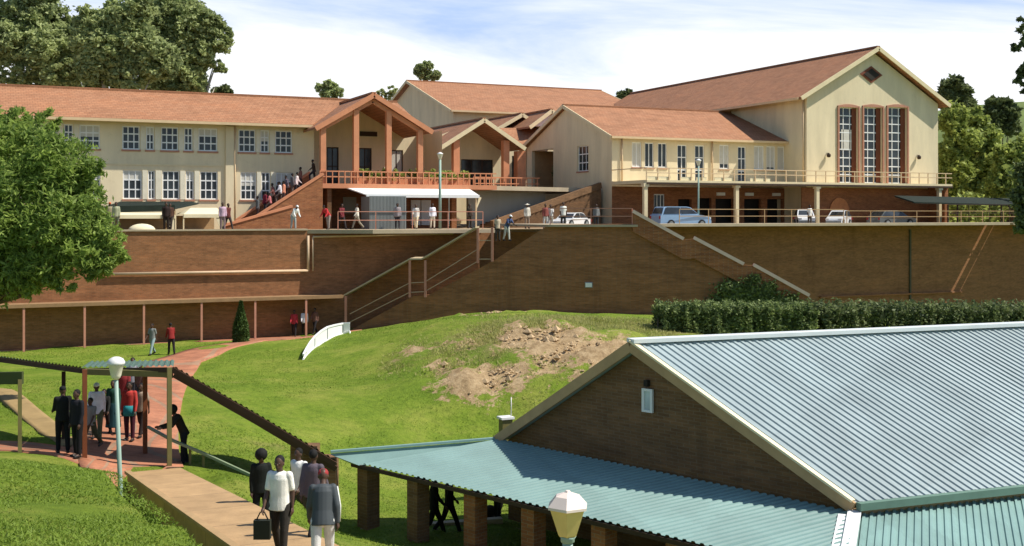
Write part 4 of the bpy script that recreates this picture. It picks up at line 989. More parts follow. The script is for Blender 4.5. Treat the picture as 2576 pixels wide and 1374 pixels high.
# ================================================================ LAMPS
def hexlamp(loc, label, h, s=.42, mat=M['teal_pole'], body=None):
    t = thing('street_lamp', loc, label, 'street lamp', None); x, y, z = loc
    MB().tube([(x,y,z-.2),(x,y,z+h*.4),(x,y,z+h)], [.075*s/.42,.06*s/.42,.05*s/.42], 10).build('pole', mat, t)
    hh = z+h; n = 6
    MB().lathe((x,y,hh), [(.12*s,0),(.16*s,.03*s),(.16*s,.1*s),(.2*s,.16*s)], 10).build('collar', mat, t)
    MB().lathe((x,y,hh), [(.2*s,.16*s),(.235*s,.2*s),(.44*s,.78*s),(.46*s,.8*s)], n, False).build('lantern', body, t)
    MB().lathe((x,y,hh), [(.5*s,.8*s),(.5*s,.86*s),(.3*s,1.08*s),(.08*s,1.16*s),(.05*s,1.2*s)], n, False).build('cap', M['lampcap'], t)
    return t
M['lampbody'] = plain('amber_lamp_diffuser', s2l((226, 200, 128)), .45, .08, 4)
M['lampbody2'] = plain('opal_lamp_diffuser', s2l((226, 220, 196)), .4, .05, 4)
D = 12.0; p = PD(1428, 1366, D); s = 110/F*D
gz = -8.2
hexlamp((p.x, p.y, gz), 'large lamp with a white cap and tapering amber diffuser, in front of the teal roof', p.z-gz, s/1.0, body=M['lampbody'])
# globe lamp
D = 27.0; p = PD(292, 950, D); g = PD(303, 1232, D); s = 40/F*D
t = thing('street_lamp', (g.x, g.y, g.z), 'white globe lamp on a pale teal pole beside the covered walkway on the left', 'street lamp')
MB().tube([(g.x,g.y,g.z-1.0),(g.x,g.y,g.z),(p.x,p.y,p.z)], [.06,.055,.045], 10).build('pole', M['teal_pole'], t)
MB().lathe((p.x,p.y,p.z), [(.05,-.05),(.1,0),(.12,.06),(.17,.28),(.19,.3)], 12).build('lantern', M['lampbody2'], t)
MB().lathe((p.x,p.y,p.z), [(.2,.3),(.205,.36),(.16,.44),(.08,.48),(.02,.49)], 12).build('cap', M['soilw'], t)
# plaza lamp poles
def plaza_lamp(px, y0, Y, label, r=.045, globe=True):
    p = on(px, y0, Y); t = thing('street_lamp', (p.x, p.y, ZP), label, 'street lamp', None)
    MB().tube([(p.x,p.y,ZP),(p.x,p.y,p.z)], [r*1.2, r], 8).build('pole', M['teal_pole'], t)
    if globe:
        MB().lathe((p.x,p.y,p.z), [(.07,0),(.1,.05),(.2,.34),(.21,.36)], 8).build('lantern', M['lampbody2'], t)
        MB().lathe((p.x,p.y,p.z), [(.23,.36),(.22,.42),(.05,.52)], 8).build('cap', M['soilw'], t)
plaza_lamp(1107, 402, 74, 'pale teal lamp post rising in front of the white entrance canopy', .09)
plaza_lamp(1757, 417, 74.5, 'slender pale lamp post behind the pale blue estate car', .06)
# ================================================================ SMALL THINGS ON THE LAWN
def picket():
    t = thing('curved_railing', G(lat(770,56),56), 'white curved slanting panel running down the grass near the foot of the stairs', 'railing')
    pts = [(880,813,832),(862,814,838),(842,818,846),(824,823,854),(808,833,864),(792,847,874),(780,862,884),(770,879,894),(763,893,903)]
    top = []; bot = []
    for x, a, b_ in pts:
        Dq = min(ground_hit(x, b_+2), 66.0); top.append(PD(x, a, Dq)); bot.append(PD(x, b_+1, Dq))
    b = MB()
    for P in (top, bot):
        for a, c in zip(P[:-1], P[1:]): b.beam(a, c, .09, .09)
    b.build('rail', M['white'], t)
    for i in range(len(pts)-1):
        q = MB(); q.prism([bot[i], bot[i+1], top[i+1], top[i]], W(0,.04)); q.build('panel', M['white'], t)
        if i % 2: MB().beam(bot[i]-W(0,.06), top[i]-W(0,.06), .05, .05, up=(1,0,0)).build('batten', M['galv'], t)
    for i in (0, 4, 8):
        P = bot[i]; MB().tube([(P.x,P.y,P.z-.5),(P.x,P.y,P.z)], .05, 6).build('post', M['white'], t)
picket()
D = 36; p = PD(1272, 1052, D); g = G(lat(1272,D), D)
t = thing('meter_box', (p.x,p.y,g.z), 'small white-topped utility box with a thin pipe, beside the metal roof corner', 'utility box')
MB().box(p.x-.17, p.x+.17, p.y-.15, p.y+.15, g.z-.1, p.z-.02).build('body', M['olive_post'], t)
MB().box(p.x-.22, p.x+.22, p.y-.2, p.y+.2, p.z-.017, p.z+.05).build('lid', M['soilw'], t)
q = PD(1286, 1000, D); MB().tube([(q.x,q.y,p.z),(q.x,q.y,q.z)], .016, 6).build('pipe', M['soilw'], t)
# ================================================================ SHADE STRUCTURES ON THE TERRACE
t = thing('shade_canopy', (10, 77, ZP), 'dark green shade netting stretched over a frame on the left of the terrace', 'shade canopy')
a = [on(255,522,79), on(300,508,79.8), on(482,507,79.8), on(500,512,79), on(440,525,75), on(262,530,75)]
MB().prism(a, (0,0,-.05)).build('netting', M['green_shade'], t)
b = MB(); b.prism([on(262,519,74.9), on(440,516,74.9), on(440,531,74.9), on(262,534,74.9)], (0,.05,0)); b.build('valance', M['green_shade'], t)
for px in (262, 440):
    X = on(px, 530, 75).x; MB().box(X-.04, X+.04, 75, 75.08, ZP, on(px,526,75).z).build('post', M['beige'], t)
def tent(x0, x1, yt, ye, Y, label, wl=1.2):
    t = thing('tent', (on(x0,500,Y).x, Y, ZP), label, 'tent')
    a, c = on(x0, ye, Y), on(x1, ye, Y); r0, r1 = on(x0+18, yt, Y+1.6), on(x1-14, yt, Y+1.6)
    b = MB(); b.poly([a, c, r1, r0]); d = Vector((0, 3.2, 0)); b.poly([a+d, c+d, r1, r0]); b.poly([c, c+d, r1]); b.poly([a, a+d, r0])
    b.prism([a, c, c-Vector((0,0,.22)), a-Vector((0,0,.22))], (0,-.03,0)); b.build('canvas', M['tent'], t)
    for P in (a, c): MB().box(P.x-.04, P.x+.04, P.y, P.y+.08, ZP, P.z).build('post', M['creamtrim'], t)
    MB().prism([c, c+Vector((-wl,0,0)), Vector((c.x-.1,c.y,ZP)), Vector((c.x,c.y,ZP))], (0,.03,0)).build('side_flap', M['tent'], t)
    b = MB().box(a.x, c.x, a.y+3.0, a.y+3.1, ZP, a.z-.1); b.build('back_wall', M['beige'], t)
tent(246, 440, 533, 541, 73.6, 'long cream tent with open front at the left end of the terrace', .9)
tent(462, 560, 523, 539, 74.2, 'cream tent beside the long tent, close to the foot of the portico stairs', .5)
t = thing('carport', (84, 74, ZP), 'low black shade-net carport roof on posts at the right end of the terrace', 'carport')
a = [on(2250,492,76), on(2800,505,76), on(2800,522,73), on(2300,508,73)]
MB().prism(a, (0,0,-.12)).build('netting', M['green_shade'], t)
for px in (2386, 2410, 2520):
    P = on(px, 515, 73.2); MB().box(P.x-.05, P.x+.05, 73.2, 73.3, ZP, P.z).build('post', M['darkwood'], t)
# low fence at the far right end
railing([(on(2385,570,73.0).x, 73.0, -.66), (130, 73.0, -.66)], 'dark wire fence on the wall top at the far right', M['darkwood'], 1.5)
# ================================================================ CARS
def carpaint(name, col): 
    m, nt, b = newmat(name); b.inputs['Base Color'].default_value = (*col, 1); b.inputs['Roughness'].default_value = .32; b.inputs['Coat Weight'].default_value = .5
    return m
def car(loc, rz, label, col, kind='estate', L_=4.3, H_=1.45, Wd=1.7, dark=None):
    t = empty('parked_car', (0,0,0), label, 'car', 'cars parked on the terrace')
    if kind == 'estate':
        low = [(-.5,.2),(-.5,.55),(-.49,.62),(.22,.62),(.3,.6),(.47,.52),(.5,.42),(.5,.2)]
        cab = [(-.47,.62),(-.42,.97),(-.38,1.0),(.02,1.0),(.1,.96),(.25,.62)]
    elif kind == 'hatch':
        low = [(-.5,.2),(-.5,.52),(-.48,.62),(.26,.62),(.47,.5),(.5,.4),(.5,.2)]
        cab = [(-.46,.62),(-.33,.97),(-.25,1.0),(.0,1.0),(.08,.96),(.27,.62)]
    else:
        low = [(-.5,.2),(-.5,.55),(-.47,.6),(.24,.6),(.46,.54),(.5,.45),(.5,.2)]
        cab = [(-.36,.6),(-.22,.96),(-.15,1.0),(.02,1.0),(.09,.96),(.25,.6)]
    m = carpaint('car_paint', col)
    def ext(pf, w0, w1, z0):
        V = []; n = len(pf)
        for sgn in (-1, 1):
            for x, z in pf:
                k = 0 if z <= z0 else (z-z0)/(1-z0); w = w0*(1-k)+w1*k
                tp = 1-.1*max(0, abs(x)-.36)/.14
                V.append((x*L_, sgn*w*tp/2, z*H_))
        Fc = [tuple(range(n-1, -1, -1)), tuple(range(n, 2*n))]+[(i, (i+1) % n, (i+1) % n+n, i+n) for i in range(n)]
        return V, Fc
    b = MB(); V, Fc = ext(low, Wd, Wd, 2); b.add(V, Fc)
    body = b.build('body', m, t)
    V, Fc = ext(cab, Wd*.96, Wd*.78, .62); cb = MB().add(V, Fc).build('cabin', m, t)
    # windows: sides, front and rear
    cs = [(x*.93+(-.004), .66+(z-.62)*.82 if z > .63 else .66) for x, z in cab]
    for sgn in (-1, 1):
        w = lambda z: (Wd*.96*(1-(z-.62)/.38)+Wd*.78*(z-.62)/.38)/2+.006
        g = MB(); xm = (cs[0][0]+cs[-1][0])/2
        for seg in (0, 1):
            pts = []
            for x, z in cs:
                xx = min(x, xm-.006) if seg == 0 else max(x, xm+.006)
                pts.append((xx*L_, sgn*w(z), z*H_))
            g.poly(pts)
        g.build('side_window', M['carglass'], cb)
    for a, c in ((cab[0], cab[1]), (cab[-1], cab[-2])):
        def q(f): x = a[0]+(c[0]-a[0])*f; z = a[1]+(c[1]-a[1])*f; s = -1 if a is cab[0] else 1; return (x+s*.004)*L_, z*H_, (Wd*.96*(1-(z-.62)/.38)+Wd*.78*(z-.62)/.38)/2
        x0, z0, w0 = q(.15); x1, z1, w1 = q(.9); MB().poly([(x0,-w0*.86,z0),(x0,w0*.86,z0),(x1,w1*.84,z1),(x1,-w1*.84,z1)]).build('windscreen', M['carglass'], cb)
    for sx in (-.3, .31):
        for sy in (-1, 1):
            c = (sx*L_, sy*(Wd/2-.1), .31)
            w = MB().tube([(c[0], c[1]-.1, c[2]), (c[0], c[1]+.1, c[2])], .31, 16).build('wheel', M['rubber'], t)
            MB().tube([(c[0], c[1]+sy*.1, c[2]), (c[0], c[1]+sy*.112, c[2])], .19, 12).build('rim', M['galv'], w)
    for sy in (-1, 1):
        MB().box(.478*L_, .497*L_, sy*.6*Wd/2*1.25-.14, sy*.6*Wd/2*1.25+.14, .42*H_, .5*H_).build('headlight', M['soilw'], t)
        MB().box(-.503*L_, -.49*L_, sy*.66-.1, sy*.66+.1, .42*H_, .56*H_).build('tail_light', M['redlamp'], t)
    MB().box(.495*L_, .515*L_, -Wd*.44, Wd*.44, .22*H_, .34*H_).build('bumper', M['galv'], t)
    t.location = Vector(loc); t.rotation_euler = (0,0,rz); return t
M['carglass'] = glassmat('car_glass', (.03,.035,.04), .08); M['redlamp'] = plain('red_lens', (.4,.02,.02), .3, .05, 3)
def pl(px, Y, z=ZP): p = on(px, 550, Y); return (p.x, Y, z)
car(pl(1712,74.6), 0, 'pale blue estate car parked behind the railing right of the stair block', s2l((138,168,196)), 'estate', 4.5, 1.6)
def facing(px, Y, d=0): q = pl(px, Y); return math.atan2(-q[1], -q[0])+R(d)
car(pl(2024,75.5), facing(2024,75.5,6), 'white car parked nose-out behind the railing, left of its white neighbour', (.75,.75,.74), 'hatch', 3.5, 1.45, 1.42)
car(pl(2110,75.8), facing(2110,75.8,-14), 'small white car parked nose-out in front of the orange arch', (.72,.74,.74), 'hatch', 3.4, 1.35, 1.4)
car(pl(2243,74.8), R(2), 'dark grey car in the shade of the black carport', s2l((92,96,96)), 'hatch', 4.1, 1.35)
t = thing('covered_bundle', pl(357,72.9), 'low white rounded bundle under a sheet in front of the long cream tent', 'bundle')
p = pl(357,72.9); MB().ball((p[0],p[1],-.95), .42, 16, 9, (1.9,.9,.95)).build('sheet', M['tent'], t); MB().box(p[0]-.75, p[0]+.75, p[1]-.3, p[1]+.3, ZP, -.93).build('pallet', M['darkwood'], t)
car(pl(1436,76.0), facing(1436,76.0,-30), 'white saloon car parked before the doorway of the side block', (.74,.73,.7), 'saloon', 3.7, 1.15, 1.5)
# ================================================================ VEGETATION
def quads(C, size, rng, up=.3, elong=1.8, droop=0.0):
    """one small leaf quad at each centre"""
    n = len(C); d = rng.normal(size=(n,3)); d[:,2] = d[:,2]*.7 - droop; d /= np.linalg.norm(d, axis=1)[:,None]
    e = rng.normal(size=(n,3)); e -= d*(d*e).sum(1)[:,None]; e /= np.linalg.norm(e, axis=1)[:,None]
    s = size*rng.uniform(.6, 1.3, (n,1))
    a = d*s*elong/2; b = e*s/2
    V = np.stack([C-a, C+b*.9, C+a, C-b*.9], 1).reshape(-1, 3)
    Fq = np.arange(n*4).reshape(n, 4); return V, Fq
def cloud(centres, radii, n, rng, shell=.55, flat=1.0, sub=7, subr=.3):
    """leaf positions gathered in clumps on and in blobs"""
    centres = np.array(centres, float); radii = np.array(radii, float)
    w = radii**2; k = rng.choice(len(radii), size=max(1, n//40), p=w/w.sum())
    d = rng.normal(size=(len(k),3)); d /= np.linalg.norm(d, axis=1)[:,None]; r = rng.uniform(shell, 1.0, (len(k),1))**.6
    cc = centres[k] + d*r*radii[k][:,None]*np.array([1,1,flat])
    cr = radii[k]*subr*rng.uniform(.5, 1.2, len(k))
    j = np.repeat(np.arange(len(k)), 40); g = rng.normal(size=(len(j),3))*.5
    return cc[j] + g*cr[j][:,None]*np.array([1,1,.8])
def tree(name, base, blobs, n, size, mat, label, cat='tree', group=None, bark=None, shell=.5, subr=.3, seed=1, droop=0.0, elong=1.8, trunk_r=.3, lean=None, limbs=True, crown_base=None):
    rng = np.random.default_rng(seed); t = thing(name, base, label, cat, group)
    C = cloud([b[0] for b in blobs], [b[1] for b in blobs], n, rng, shell=shell, subr=subr)
    V, Fq = quads(C, size, rng, droop=droop, elong=elong)
    np_mesh('crown', V, Fq, mat, t, off=t.location)
    bx = Vector(base); mid = Vector(np.mean([b[0] for b in blobs], axis=0)); b = MB()
    fork = bx.lerp(mid, .45); fork.x = bx.x*.7+mid.x*.3; fork.y = bx.y*.7+mid.y*.3
    if crown_base is not None: fork.z = crown_base
    b.tube([bx-Vector((0,0,.3)), bx.lerp(fork,.5)+Vector((.1,0,0)), fork], [trunk_r*1.25, trunk_r, trunk_r*.8], 8)
    if limbs:
        for (c, r) in blobs:
            c = Vector(c); m = fork.lerp(c, .5)+Vector((rng.normal()*.06*r, rng.normal()*.06*r, -.1*r))
            c = m.lerp(c, .55); b.tube([fork, m, c], [trunk_r*.45, trunk_r*.25, trunk_r*.08], 6)
    b.build('trunk', bark or M['bark'], t); return t
M['leaf_acacia'] = leafmat('bright_feathery_leaf', (.045,.1,.018), (.36,.47,.1), .5, .5)
M['leaf_euc'] = leafmat('grey_green_gum_leaf', (.1,.14,.05), (.5,.56,.24), .45, .2)
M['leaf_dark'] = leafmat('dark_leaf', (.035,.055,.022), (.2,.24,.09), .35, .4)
M['leaf_mid'] = leafmat('mid_green_leaf', (.08,.13,.03), (.42,.48,.12), .45, .1)
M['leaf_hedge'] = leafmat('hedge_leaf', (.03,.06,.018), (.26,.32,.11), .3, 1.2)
M['leaf_cypress'] = leafmat('cypress_leaf', (.02,.04,.01), (.085,.14,.03), .2, 2)
def bl(px, py, D, rp): return (tuple(PD(px, py, D)), rp/F*D)
# big feathery tree on the left
D0 = 44.0
blobs = [bl(-120,430,46,150), bl(40,380,44,90), bl(150,420,43,95), bl(60,520,43,130), bl(170,560,42,95), bl(-60,640,43,140), bl(100,660,42,80), bl(215,640,41.5,66), bl(255,655,41.5,48), bl(30,320,45,55), bl(195,480,43,60), bl(60,720,42,38), bl(160,712,41.5,34), bl(285,600,41.5,34), bl(300,650,41.5,24), bl(235,420,42.5,26), bl(120,300,44,34), bl(-100,300,46,90), bl(225,560,42,50)]
g = G(lat(-150,45), 45)
tree('feathery_tree', g, blobs, 86000, .082, M['leaf_acacia'], 'bright green feathery tree hanging into the left side of the photo', seed=5, droop=.6, elong=3.4, trunk_r=.35, subr=.27, shell=.3)
# eucalypts behind the classroom block
M_e = M['leaf_euc']
def gb(px, D): p = PD(px, 540, D); return Vector((p.x, p.y, ZP))
tree('gum_tree', gb(90,118), [bl(-40,60,118,70), bl(60,30,118,62), bl(120,60,118,60), bl(30,110,116,55), bl(130,130,116,62), bl(200,90,118,48), bl(60,185,116,34), bl(150,190,116,50), bl(-60,170,117,60), bl(195,170,116,40), bl(100,-40,118,60), bl(215,120,116,40), bl(90,120,116,50), bl(215,60,117,30), bl(20,212,117,34), bl(90,215,117,36), bl(170,218,117,32)], 74000, .27, M_e, 'grey-green gum tree at the far left, behind the classroom roof', group='gum trees behind the classroom block', bark=M['palebark'], seed=11, trunk_r=.5, subr=.24, shell=.3)
tree('gum_tree', gb(300,112), [bl(240,95,112,56), bl(310,60,112,52), bl(290,130,112,62), bl(350,20,112,45), bl(350,110,112,55), bl(250,170,112,50), bl(330,185,112,50), bl(400,150,112,50), bl(280,20,112,22), bl(225,50,112,36), bl(240,140,112,46), bl(240,220,113,30), bl(310,226,113,30)], 66000, .27, M_e, 'middle gum tree of the three behind the classroom roof', group='gum trees behind the classroom block', bark=M['palebark'], seed=12, trunk_r=.5, subr=.24, shell=.3)
tree('gum_tree', gb(470,120), [bl(420,20,120,52), bl(470,60,120,60), bl(520,60,120,42), bl(440,120,120,55), bl(510,130,120,40), bl(555,105,120,30), bl(570,85,120,18), bl(470,190,120,50), bl(420,200,120,40), bl(500,215,120,24), bl(545,165,120,16), bl(560,175,120,11), bl(390,70,119,50), bl(380,226,119,28), bl(440,228,119,26)], 64000, .27, M_e, 'right-hand gum tree with ragged drooping branches against the sky', group='gum trees behind the classroom block', bark=M['palebark'], seed=13, trunk_r=.5, subr=.24, shell=.3)
# small distant trees over the roofs
tree('distant_tree', gb(560,135), [bl(545,232,135,11), bl(565,226,135,10), bl(575,234,135,7)], 1500, .4, M['leaf_dark'], 'tiny dark treetop over the classroom ridge, just right of the gum trees', seed=14, trunk_r=.2)
tree('distant_tree', gb(830,140), [bl(812,226,140,16), bl(828,215,140,14), bl(846,230,140,16), bl(830,238,140,20)], 3800, .36, M['leaf_euc'], 'thin grey-green treetop left of the tall portico gable', seed=15, trunk_r=.18, subr=.2)
tree('distant_tree', gb(970,150), [bl(960,235,150,11), bl(985,228,150,12), bl(975,240,150,12)], 1300, .3, M['leaf_euc'], 'sparse faint treetop between the tall portico and the rear hall', seed=16, trunk_r=.15, subr=.2)
tree('distant_tree', gb(1075,152), [bl(1058,178,152,15), bl(1075,170,152,14), bl(1094,188,152,13), bl(1070,192,152,14)], 4200, .36, M['leaf_euc'], 'dark treetop above the left end of the rear hall roof', seed=17, trunk_r=.2, subr=.22)
tree('distant_tree', gb(1570,175), [bl(1562,238,175,11), bl(1578,232,175,10), bl(1570,246,175,14)], 2200, .4, M['leaf_dark'], 'dark treetop between the rear hall and the assembly hall', seed=18, trunk_r=.2, subr=.22)
# trees to the right of the hall
rt_ = [
 ('pine_tree', 2400, 135, [(2385,225,24),(2405,212,22),(2425,230,22),(2375,250,22),(2400,262,28),(2430,268,24)], 'leaf_dark', 'dark pine whose top stands out right of the hall roof', 9000, .34),
 ('leafy_tree', 2400, 112, [(2395,300,38),(2420,350,42),(2385,380,34),(2400,430,42),(2385,470,30)], 'leaf_mid', 'bright green tree right against the side of the assembly hall', 12000, .3),
 ('leafy_tree', 2470, 118, [(2450,300,30),(2470,350,46),(2480,420,50),(2450,470,36)], 'leaf_mid', 'tall yellow-green tree in the middle of the right-hand wood', 13000, .3),
 ('dark_tree', 2520, 150, [(2500,262,20),(2525,270,26),(2545,290,24),(2500,300,30),(2540,320,26)], 'leaf_dark', 'dark rounded tree on the skyline right of the pine', 8000, .4),
 ('leafy_tree', 2540, 108, [(2530,400,42),(2560,430,46),(2520,470,38),(2580,380,40)], 'leaf_mid', 'low spreading green tree above the far end of the carport', 11000, .28),
 ('dark_tree', 2590, 84, [(2590,440,36),(2570,500,30),(2610,520,46),(2580,560,30)], 'leaf_dark', 'very dark tree at the right edge beyond the carport end', 8000, .22)]
for i, (nm, px, D, bs, mt, lb, n, sz) in enumerate(rt_):
    tree(nm, gb(px, D), [bl(x, y, D, r) for x, y, r in bs], n, sz, M[mt], lb, seed=30+i, group='trees right of the assembly hall', subr=.3, shell=.2, trunk_r=.3)
# overhanging branches at the right edge (tree stands outside the frame)
g = G(lat(2900,40), 40)
tree('dark_tree', g, [bl(2720,60,40,90), bl(2600,85,39,36), bl(2570,120,39,20), bl(2590,175,39,26), bl(2566,205,39,13), bl(2575,225,39,10), bl(2680,200,40,80), bl(2572,60,39,16)], 14000, .12, M['leaf_dark'], 'dark leafy branches reaching in at the upper right edge', seed=40, trunk_r=.3, subr=.28, shell=.3)
# scrub carpet on the slope right of the hall
rng = np.random.default_rng(50); nb_ = 260; L_ = rng.uniform(34, 75, nb_); Dd = rng.uniform(95, 150, nb_)
cs = [tuple(W(l, d, -.6+rng.uniform(0, 2.2))) for l, d in zip(L_, Dd) if LD((W(l,d).x, W(l,d).y))[0] > 34 and W(l,d).x > 80]
C = cloud(cs, [2.6]*len(cs), 26000, rng, shell=.2, subr=.4); V, Fq = quads(C, .4, rng)
o = np_mesh('scrub', V, Fq, M['leaf_mid']); tag(o, 'tangled green scrub covering the slope right of the hall', 'scrub', kind='stuff')
# hedge in front of the stair block
def bushy(name, cps, n, size, mat, label, cat, seed, box=None):
    rng = np.random.default_rng(seed); t = thing(name, cps[0][0], label, cat)
    C = cloud([c[0] for c in cps], [c[1] for c in cps], n, rng, shell=.65, subr=.3); V, Fq = quads(C, size, rng)
    np_mesh('foliage', V, Fq, mat, t, off=t.location)
    b = MB()
    for c, r in cps[::2]: g = G(*LD(c)); b.tube([(c[0],c[1],g.z-.2),(c[0]+.1,c[1],c[2])], [.07,.03], 6)
    b.build('stems', M['bark'], t); return t
def box_hedge(name, line, w, n, size, mat, label, seed):
    """a clipped hedge: line = (L, D, base z, top z) stations"""
    rng = np.random.default_rng(seed); t = thing(name, W(line[0][0], line[0][1], line[0][2]), label, 'hedge'); A_ = np.array(line)
    s = rng.uniform(0, len(line)-1.001, n); i = s.astype(int); f = (s-i)[:,None]; q = A_[i]*(1-f)+A_[i+1]*f
    d = A_[i+1][:,:2]-A_[i][:,:2]; d /= np.linalg.norm(d, axis=1)[:,None]; nn = np.stack([d[:,1], -d[:,0]], 1)
    u = rng.uniform(-1, 1, n); v = rng.uniform(0, 1, n); side = rng.uniform(0, 1, n)
    wob = .22*np.sin(s*4.3+v*4)+.16*np.sin(s*11.7+2*u)+.12*np.sin(s*27+5*v)+rng.normal(size=n)*.06
    u = np.where(side < .5, np.sign(u)*(1-abs(rng.normal(size=n))*.12), u); v = np.where(side >= .5, 1-abs(rng.normal(size=n))*.06, v)
    off = u*w/2*(1+wob*.8); z = q[:,2]+(q[:,3]-q[:,2])*v*(1+wob*.55) + rng.normal(size=n)*.02
    L_ = q[:,0]+nn[:,0]*off; D_ = q[:,1]+nn[:,1]*off
    C = np.stack([L_*CS+D_*SN, -L_*SN+D_*CS, z], 1) + rng.normal(size=(n,3))*.05
    V, Fq = quads(C, size, rng); np_mesh('foliage', V, Fq, mat, t, off=t.location)
    b = MB()
    for k in range(0, len(line), 2): p = W(line[k][0], line[k][1], line[k][2]); b.tube([p-Vector((0,0,.2)), p+Vector((0,0,(line[k][3]-line[k][2])*.8))], [.07,.03], 6)
    b.build('stems', M['bark'], t); return t
ln = []
for k in range(9):
    px = 1655+(2040-1655)*k/8; D = 57.5+.25*k; zt_ = -(782-HY)/F*D; ln.append((lat(px,D), D, zt_-1.9, zt_))
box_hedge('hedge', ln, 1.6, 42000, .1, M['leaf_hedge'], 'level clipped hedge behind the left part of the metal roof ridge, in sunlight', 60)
ln = []
for k in range(12):
    px = 2050+60*k; D = 60+.6*k; zt_ = -(784-HY)/F*D; ln.append((lat(px,D), D, zt_-2.3, zt_))
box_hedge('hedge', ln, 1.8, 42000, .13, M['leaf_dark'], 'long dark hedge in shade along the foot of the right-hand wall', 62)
rng = np.random.default_rng(61); t = thing('creeper', fp(1900,760,.2), 'loose green creeper spreading up the dark stair block wall below its right parapet', 'climbing plant')
C = []
for px, py, rp_, n in ((1880,720,34,2200),(1915,745,40,3000),(1850,755,44,1800),(1960,760,34,2600),(2000,772,26,1800),(1800,770,34,700),(1900,700,18,700),(1935,725,24,1300),(1830,725,30,500),(1990,752,22,900)):
    r = np.abs(rng.normal(size=n))**.8*rp_*.6; a = rng.uniform(0, 2*math.pi, n)
    for x, y in zip(px+r*np.cos(a), py+r*np.sin(a)*.8):
        u, z = fs(x, y, .1); C.append(sp(u, z, .06+.3*rng.uniform()**2))
V, Fq = quads(np.array([tuple(c) for c in C]), .13, rng, droop=.3); np_mesh('foliage', V, Fq, M['leaf_hedge'], t, off=t.location)
b = MB()
for px in (1850, 1895, 1940, 1985): b.tube([fp(px,800,.06), fp(px+8,755,.06), fp(px-4,725,.06)], [.04,.03,.015], 5)
b.build('stems', M['bark'], t)
# small cypress by the walkway
D = 66.5; g = G(lat(606,D), D); rng = np.random.default_rng(64)
t = thing('cypress', g, 'small pointed cypress standing between the canopy posts by the path', 'tree')
hh = 100/F*D; n = 9000; f = rng.uniform(0, 1, n); r = .42*np.sin(np.clip(f, .02, .98)*math.pi*.5+1.35)**1.0*np.clip((1-f)*1.7, 0, 1)**.6*rng.uniform(.6, 1.08, n); a = rng.uniform(0, 2*math.pi, n)
C = np.stack([g.x+r*np.cos(a), g.y+r*np.sin(a), g.z+.1+f*hh], 1); V, Fq = quads(C, .09, rng, elong=2.4); np_mesh('crown', V, Fq, M['leaf_cypress'], t, off=t.location)
MB().tube([g-Vector((0,0,.1)), g+Vector((0,0,hh*.8))], [.07,.02], 6).build('trunk', M['bark'], t)
# planters of the terrace
rng = np.random.default_rng(66)
pt = thing('planter', (25, 79.3, 2.2), 'long planter of bushy green plants behind the terrace balustrade', 'planter')
x0, x1 = on(900,450,79.4).x, on(1180,450,79.4).x
MB().box(x0, x1, 79.15, 79.75, 2.19, 2.6).build('trough', M['salmon'], pt)
C = cloud([(x, 79.45, 2.85) for x in np.arange(x0+.2, x1, .5)], [.42]*len(np.arange(x0+.2, x1, .5)), 5000, rng); V, Fq = quads(C, .13, rng); np_mesh('plants', V, Fq, M['leaf_mid'], pt, off=pt.location)
p = ug(1372, 425); pc = (48.0, p[0], 4.2)
t = thing('shrub', (pc[0]-.3, pc[1], 2.2), 'dark potted shrub inside the arched porch of the side block', 'shrub')
C = cloud([pc, (pc[0], pc[1]+.3, 3.4)], [.9, .7], 2000, rng); V, Fq = quads(C, .16, rng); np_mesh('foliage', V, Fq, M['leaf_dark'], t, off=t.location)
MB().lathe((pc[0]-.3, pc[1], 2.2), [(.2,0),(.3,.4),(.32,.6)], 10).build('pot', M['redbrick'], t)
MB().tube([(pc[0]-.3,pc[1],2.7),(pc[0],pc[1],4.0)], .04, 6).build('stem', M['bark'], t)
# clods and stones on the eroded bank, dry tufts round it
def bank():
    rng = np.random.default_rng(81); n = 60000; D = rng.uniform(44, 68, n); L_ = rng.uniform(-6, 8, n)
    so, dr = wearmask(L_, D); x = L_*CS+D*SN; y = -L_*SN+D*CS; z = hz(x, y)
    k = np.where((so > .55) & (rng.uniform(size=n) < .12))[0][:520]
    b = MB()
    oct_ = [(1,0,0),(0,1,0),(-1,0,0),(0,-1,0),(0,0,1),(0,0,-1)]; ff = [(0,1,4),(1,2,4),(2,3,4),(3,0,4),(1,0,5),(2,1,5),(3,2,5),(0,3,5)]
    for i in k:
        s = rng.uniform(.03, .13) if rng.uniform() < .93 else rng.uniform(.15, .28)
        b.add([(x[i]+v[0]*s*rng.uniform(.6,1.3), y[i]+v[1]*s*rng.uniform(.6,1.3), z[i]+v[2]*s*rng.uniform(.5,.9)+.03) for v in oct_], ff)
    tag(b.build('stones', plain('pale_clods', (.42,.3,.17), .95, .35, 1.5)), 'loose pale clods and stones scattered over the eroded bank', 'stones', kind='stuff')
    k = np.where((so < .62) & (rng.uniform(size=n) < np.clip((dr-.22)/.4, 0, 1)**1.6*.3))[0]; k = np.repeat(k, 5); m = len(k)
    P = np.stack([x[k], y[k], z[k]], 1)+np.concatenate([rng.normal(size=(m,2))*.1, np.zeros((m,1))], 1); h = rng.uniform(.05, .17, m); a = rng.uniform(0, 2*math.pi, m); w = rng.uniform(.012, .03, m)
    dx = np.stack([np.cos(a)*w, np.sin(a)*w, np.zeros(m)], 1); tip = P+np.stack([rng.normal(size=m)*.07, rng.normal(size=m)*.07, h], 1)
    V = np.stack([P-dx, P+dx, tip], 1).reshape(-1, 3); o = np_mesh('dry_grass', V, np.arange(3*m).reshape(m, 3), leafmat('dry_grass_blades', (.24,.26,.05), (.5,.47,.18), .45, .5), ntri=3)
    tag(o, 'longer dry grass tufts around the eroded bank', 'grass', kind='stuff')
bank()
